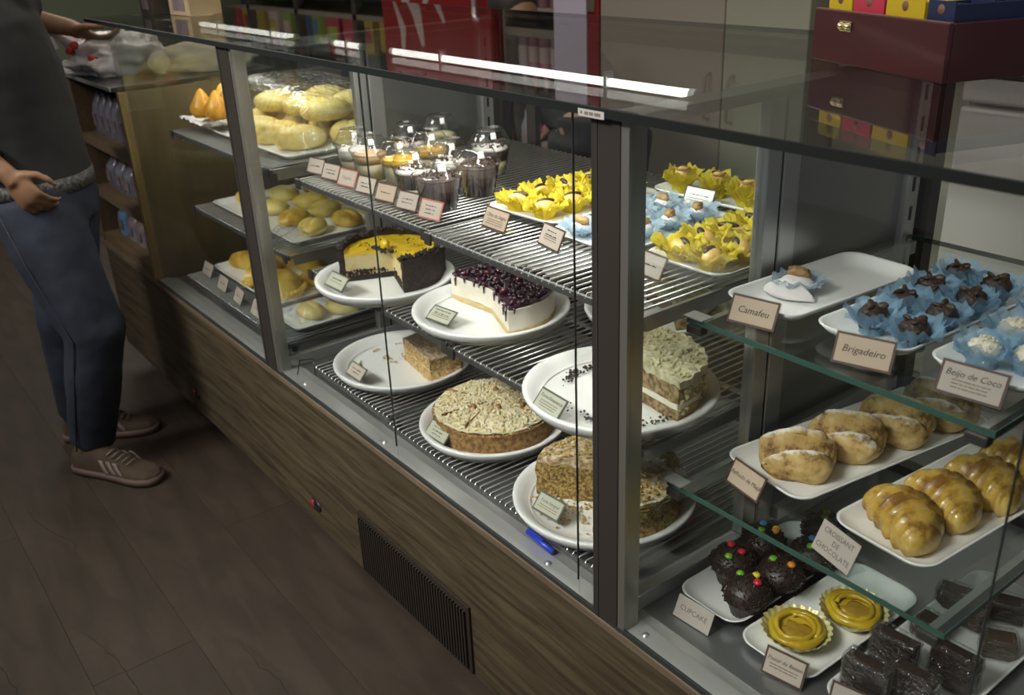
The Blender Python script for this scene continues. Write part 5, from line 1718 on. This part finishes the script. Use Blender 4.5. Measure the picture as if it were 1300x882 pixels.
hand(body, wrR, (0.42, .42, -.80), (0.5, .6, .6), .55)
hand(body, wrL, (.35, .75, -.45), (.8, -.2, .3), .5)
person = body.build('person', 'skin', None, True, loc=base)
remesh(person, .0062, 3)
tag(person, 'person in dark shirt, jeans and brown striped sneakers leaning at the counter end', 'person')
hr = MB()
hr.ball(hea + V(0, 0, .045) - fd * .018, (.104, .088, .105), 24, 14, mtx=Matrix((fd, ld, V(0, 0, 1))).transposed(), fn=lambda d: 1 if (d.z > -.1 or d.x < -.1) else .80)
hr.build('hair', 'hair', person, True)
for s in (-1, 1):
    MB().ball(hea + fd * .086 + ld * .030 * s + V(0, 0, .018), (.010, .012, .008), 10, 8).build('eye', 'eye', person, True)
sh = MB()
loft(sh, [(pel + V(0, 0, .01), .178, .138, ld, fd), (wai, .165, .128, ld, fd), (che, .185, .130, ld, fd), (che + V(-.02, -.015, .11), .19, .115, ld, fd), (nec - V(0, 0, .03), .11, .075, ld, fd), (nec + V(0, 0, .01), .072, .066, ld, fd)], 24)
sh.tube([che + (shR - che) * .3 + V(0, 0, .09), shR, shR + (elR - shR) * .85], [.085, .075, .062], 14)
sh.tube([che + (shL - che) * .3 + V(0, 0, .09), shL, shL + (elL - shL) * .75], [.085, .075, .060], 14)
remesh(sh.build('shirt', 'shirt', person, True), .012, 5, fold=.014)
je = MB()
loft(je, [(pel - V(0, 0, .09), .165, .130, ld, fd), (pel, .172, .132, ld, fd), (pel + V(0, 0, .055), .165, .126, ld, fd)], 24)
je.tube([hipR + V(0, 0, .02), hipR + (kneeR - hipR) * .4, kneeR, kneeR + (ankR - kneeR) * .45, ankR + V(0, 0, .0)], [.115, .108, .086, .080, .066], 16)
je.tube([hipL + V(0, 0, .02), hipL + (kneeL - hipL) * .4, kneeL, kneeL + (ankL - kneeL) * .45, ankL + V(0, 0, .0)], [.115, .108, .086, .080, .066], 16)
jo = remesh(je.build('jeans', 'denim', person, True), .011, 4, fold=.014)
bl = MB()
loft(bl, [(pel + V(0, 0, .005), .176, .137, ld, fd), (pel + V(0, 0, .045), .174, .135, ld, fd)], 32)
bl.build('belt', 'belt', person, True)
for (h_, k_, a_) in ((hipR, kneeR, ankR),):
    o_ = V(.55, -.83, 0)
    MB().tube([h_ + o_ * .112, h_ + (k_ - h_) * .4 + o_ * .108, k_ + o_ * .087, k_ + (a_ - k_) * .45 + o_ * .080, a_ + o_ * .067], .0022, 5).build('leg_seam', 'denimseam', person, True)
for q in (0.60, .68, .76):
    c_ = elR + (wrR - elR) * q
    dd = (wrR - elR).normalized()
    s1 = dd.orthogonal().normalized()
    s2 = dd.cross(s1)
    MB().tube([c_ + (s1 * math.cos(a) + s2 * math.sin(a)) * .037 for a in [2 * PI * k / 20 for k in range(21)]], .0025, 6).build('bracelet', 'black', person, True)
shoe(person, lc(-2.735, -.290, 0), R(33), .30)
shoe(person, lc(-3.020, -.225, 0), R(62), .29)

# ---- staff member bending behind the counter
base = V(-2.30, 1.30, 0)
FA = R(172)
fd, ld = V(math.cos(FA), math.sin(FA), 0), V(-math.sin(FA), math.cos(FA), 0)
up_ = (V(0, 0, 1) * .52 + fd * .85).normalized()
fr_ = (fd * .52 - V(0, 0, 1) * .85).normalized()
pel = V(0, 0, .88)
che = pel + up_ * .30
nec = pel + up_ * .47
hea = nec + up_ * .11 - V(0, 0, .02)
shR, shL = nec - up_ * .05 - ld * .17, nec - up_ * .05 + ld * .17
elL, wrL = shL + V(-.02, .02, -.24), shL + V(.03, .03, -.44)
elR, wrR = shR + V(-.06, .0, -.22), shR + V(-.2, .03, -.33)
hpR, hpL = pel - ld * .09, pel + ld * .09
body = MB()
loft(body, [(pel - V(0, 0, .06), .13, .10, ld, fd), (pel + up_ * .05, .14, .10, ld, fr_), (che, .15, .10, ld, fr_), (nec - up_ * .05, .13, .07, ld, fr_), (nec, .06, .06, ld, fr_)])
limb(body, [nec - up_ * .04, hea], [.058, .055])
body.ball(hea + up_ * .06, (.10, .078, .112), 20, 14, mtx=Matrix((fr_, ld, up_)).transposed())
body.ball(hea + up_ * .02 + fr_ * .095, (.018, .014, .024), 10, 8)
limb(body, [shL, elL, wrL], [.050, .039, .026])
limb(body, [shR, elR, wrR], [.050, .039, .026])
limb(body, [hpR, hpR + V(-.03, .0, -.42), hpR + V(.0, 0, -.80)], [.075, .052, .036])
limb(body, [hpL, hpL + V(-.03, 0, -.42), hpL + V(0, .0, -.80)], [.075, .052, .036])
hand(body, wrL, (0.15, 0, -1), (-.9, .3, 0), .35)
hand(body, wrR, (-.7, .1, -.6), (-.2, .9, 0), .35)
staff = body.build('person', 'skin', None, True, loc=base)
remesh(staff, .0075, 3)
tag(staff, 'person in dark clothes bending behind the counter with one bare arm hanging', 'person')
hr = MB()
hr.ball(hea + up_ * .085 - fr_ * .022, (.105, .088, .10), 20, 12, mtx=Matrix((fr_, ld, up_)).transposed())
hr.build('hair', 'hair', staff, True)
sh = MB()
loft(sh, [(pel + V(0, 0, .0), .165, .130, ld, fd), (pel + up_ * .10, .16, .125, ld, fr_), (che, .175, .125, ld, fr_), (nec - up_ * .06, .15, .09, ld, fr_), (nec, .07, .066, ld, fr_)], 22)
sh.tube([shL + ld * -.06, shL, shL + (elL - shL) * .6], [.08, .072, .062], 12)
sh.tube([shR + ld * .06, shR, shR + (elR - shR) * .6], [.08, .072, .062], 12)
remesh(sh.build('shirt', 'shirt', staff, True), .013, 5)
je = MB()
loft(je, [(pel - V(0, 0, .10), .16, .125, ld, fd), (pel + V(0, 0, .05), .162, .127, ld, fd)], 22)
for h_, q in ((hpR, V(-.03, .0, -.42)), (hpL, V(-.03, 0, -.42))):
    je.tube([h_ - V(0, 0, .02), h_ + q * .5, h_ + q, h_ + V(0, -.01, -.80)], [.10, .09, .072, .062], 14)
remesh(je.build('trousers', 'shirt', staff, True), .013, 4)
shoe(staff, hpR + V(-.04, 0, -.88), R(175), .27)
shoe(staff, hpL + V(-.04, 0, -.88), R(170), .27)

# ================================================================== BEHIND THE COUNTER
M['redpaint'] = mat('red_fridge_paint', (0.20, 0.012, 0.014), 0.35)
M['reddark'] = mat('dark_red_trim', (0.13, 0.008, 0.010), 0.4)
M['palegraphic'] = mat('pale_graphic', (0.36, 0.28, 0.26), 0.5)
M['lav'] = mat('lavender_white_paint', (0.42, 0.38, 0.47), 0.7)
M['greydoor'] = mat('taupe_laminate', (0.24, 0.21, 0.175), 0.5)
M['greydoor2'] = mat('grey_green_laminate', (0.25, 0.25, 0.19), 0.5)
M['greywood'] = wood_mat('grey_wood', (0.14, 0.125, 0.10), (0.20, 0.18, 0.15), (1, 8, 8))
M['pinkglass'] = mat('pink_bottle', (0.34, 0.10, 0.13), 0.12, c2=(0.42, 0.20, 0.24), nscale=14, coat=.6)
M['paleglass'] = mat('pale_bottle', (0.34, 0.30, 0.34), 0.12, coat=.6)
M['greenpack'] = mat('green_pack', (0.16, 0.24, 0.05), 0.5)
M['redpack'] = mat('red_pack', (0.24, 0.02, 0.04), 0.5)
M['yellowpack'] = mat('yellow_pack', (0.32, 0.24, 0.03), 0.5)
M['bluepack'] = mat('blue_pack', (0.08, 0.14, 0.28), 0.5)
M['appl'] = mat('white_appliance', (0.46, 0.44, 0.41), 0.4)

t = thing('red_refrigerator', 'tall red refrigerator with a pale swirl graphic behind the counter', 'refrigerator', (-4.04, 1.8, 0))
MB().box(-.48, .48, 0.04, .62, 0.0, 2.2).build('cabinet', 'reddark', t, bevel=.008)
MB().box(-.475, .475, 0.0, .039, 0.10, 2.18).build('door', 'redpaint', t, bevel=.006)
MB().tube([(.40, -.012, .8), (.40, -.035, .82), (.40, -.035, 1.45), (.40, -.012, 1.47)], .012, 8).build('handle', 'steel', t, True)
for pts, r in (([(-.30, 1.05), (-.22, 1.2), (-.25, 1.34), (-.14, 1.46), (-.10, 1.62)], .045), ([(-.10, 1.10), (-.02, 1.22), (.02, 1.38), (.10, 1.5)], .03), ([(-.36, 1.4), (-.28, 1.55), (-.3, 1.7)], .03)):
    MB().tube([(a, -.0005, b) for a, b in pts], [r * .4] + [r] * (len(pts) - 2) + [r * .3], 8).build('swirl_graphic', 'palegraphic', t, True).scale = (1, .03, 1)

t = thing('bottle_shelf', 'open grey wood shelf of pink bottles between red fridge and pale pillar', 'shelf', (-3.34, 1.85, 0))
for x in (-.205, .190):
    MB().box(x, x + .015, 0.0, .35, 0, 2.2).build('side_board', 'greywood', t)
for z in (0.02, .45, .84, 1.12, 1.50, 1.86):
    MB().box(-.19, .19, 0.0, .35, z, z + .035).build('shelf_board', 'greywood', t)


def bottle(label, x, y, z, r, h, m, group):
    t_ = thing('bottle', label, 'bottle', (x, y, z), 0, group)
    MB().lathe([(0, 0), (r, 0), (r, h * .62), (r * .4, h * .78), (r * .36, h * .93), (0, h * .93)], 16).build('bottle_body', m, t_, True)
    MB().lathe([(r * .42, h * .92), (r * .42, h), (0, h)], 12).build('cap', 'reddark', t_, True)
    MB().lathe([(r * 1.01, h * .2), (r * 1.01, h * .48)], 16).build('paper_label', 'palegraphic', t_, True)
    return t_


for row_, z in enumerate((.4855, .8755, 1.1555, 1.5355)):
    for k in range(5):
        bottle(f"{'pink' if (k + row_) % 3 else 'pale'} bottle on the {['lowest', 'second', 'third', 'top'][row_]} open shelf, {ORD[k]} from the red fridge",
               -3.34 - .152 + k * .076, 1.93, z, .031, .24, 'pinkglass' if (k + row_) % 3 else 'paleglass', 'bottles on the open shelf beside the red fridge')

pil = struct(box('trim_1', 'lav', -3.13, -2.93, 1.80, 2.05, 0, 3.05))
t = thing('red_post', 'narrow red door post with brass hinge behind the counter', 'post', (-2.892, 1.80, 0))
MB().box(-.034, .034, 0, .12, 0, 2.3).build('post_body', 'redpaint', t, bevel=.003)
for z in (1.20, .5, 1.8):
    MB().box(-.034, .012, -.006, -.0005, z - .035, z + .035).build('hinge', 'brass', t, bevel=.002)
t = thing('tall_cabinet', 'tall taupe cabinet with two plain doors behind the counter', 'cabinet', (-2.37, 1.80, 0))
MB().box(-.48, .48, .03, .60, 0, 2.3).build('carcass', 'greydoor', t)
for (a, b, m_) in ((-.478, .138, 'greydoor'), (.142, .478, 'greydoor2')):
    d_ = MB().box(a, b, 0.0, .0295, .08, 2.28).build('door', m_, t, bevel=.003)
    xh = b - .05 if a < 0 else a + .05
    MB().tube([(xh, -.002, 1.18), (xh, -.03, 1.19), (xh, -.03, 1.33), (xh, -.002, 1.34)], .006, 8).build('handle', 'bracket', d_, True).location = (0, 0, -.35)
t = thing('wall_cabinet', 'pale green grey cabinet behind the red chest', 'cabinet', (-1.42, 1.95, 0))
MB().box(-.46, .46, .03, .5, 0, 2.3).build('carcass', 'greydoor2', t)
MB().box(-.455, -.004, 0, .0295, .08, 2.28).build('door', 'greydoor2', t, bevel=.003)
MB().box(.004, .455, 0, .0295, .08, 2.28).build('door', 'greydoor2', t, bevel=.003)
t = thing('white_refrigerator', 'plain white upright refrigerator seen through the near bay', 'refrigerator', (-0.66, 1.30, 0))
MB().box(-.45, .45, .045, .60, 0.03, 1.75).build('cabinet', 'appl', t, bevel=.01)
MB().box(-.45, .45, 0, .040, 0.08, 1.08).build('lower_door', 'appl', t, bevel=.008)
MB().box(-.45, .45, 0, .040, 1.09, 1.74).build('upper_door', 'appl', t, bevel=.008)
for z in (.75, 1.14):
    MB().tube([(.38, -.001, z), (.38, -.03, z + .02), (.38, -.03, z + .26), (.38, -.001, z + .28)], .008, 8).build('handle', 'bracket', t, True)

# tall display rack far along the wall
t = thing('display_rack', 'tall dark rack of colourful goods far behind the counter', 'rack', (-6.2, 2.1, 0))
for x in (-1.6, -.8, 0.0, .8, 1.55):
    MB().box(x, x + .05, 0, .05, 0, 2.4).build('post', 'darkbox', t)
    MB().box(x, x + .05, .40, .45, 0, 2.4).build('post', 'darkbox', t)
for z in (.3, .75, 1.15, 1.55, 1.95):
    MB().box(-1.6, 1.6, 0.0, .45, z, z + .03).build('shelf_board', 'greywood', t)
MB().box(-1.6, 1.6, .452, .46, 0, 2.4).build('rear_board', 'wallgreen', t)
cols = ['greenpack', 'redpack', 'yellowpack', 'bluepack', 'redpack', 'palegraphic', 'greenpack', 'yellowpack']
cn = ['green', 'red', 'yellow', 'blue', 'dark red', 'pale', 'leaf green', 'golden']
for row_, z in enumerate((.7805, 1.1805, 1.5805)):
    for k in range(13):
        q = (k * 3 + row_ * 2) % 8
        x = -7.62 + k * .232
        rn = ['lower', 'middle', 'upper'][row_]
        h = .20 + .08 * ((k * 7 + row_) % 4) / 3
        c_ = thing('goods_box', f'{cn[q]} package on the {rn} board of the far rack, {ORD[k]} from its far end', 'package', (x + .02, 2.30, z), R((k * 37) % 20 - 10), 'packages on the far rack')
        MB().box(-.07, .07, -.05, .05, 0, h).build('pack_body', cols[q], c_, bevel=.004)
        MB().box(-.05, .05, -.052, -.0505, h * .3, h * .7).build('pack_label', cols[(q + 5) % 8], c_)


# ------------------------------------------------------------------ lettering becomes plain meshes
bpy.context.view_layer.update()
_dg = bpy.context.evaluated_depsgraph_get()
for o in TEXTS:
    me = bpy.data.meshes.new_from_object(o.evaluated_get(_dg))
    n = bpy.data.objects.new('lettering', me)
    col.objects.link(n)
    n.parent = o.parent
    n.location, n.rotation_euler, n.scale = o.location, o.rotation_euler, o.scale
    if not me.materials:
        me.materials.append(o.data.materials[0])
for o in TEXTS:
    bpy.data.objects.remove(o)
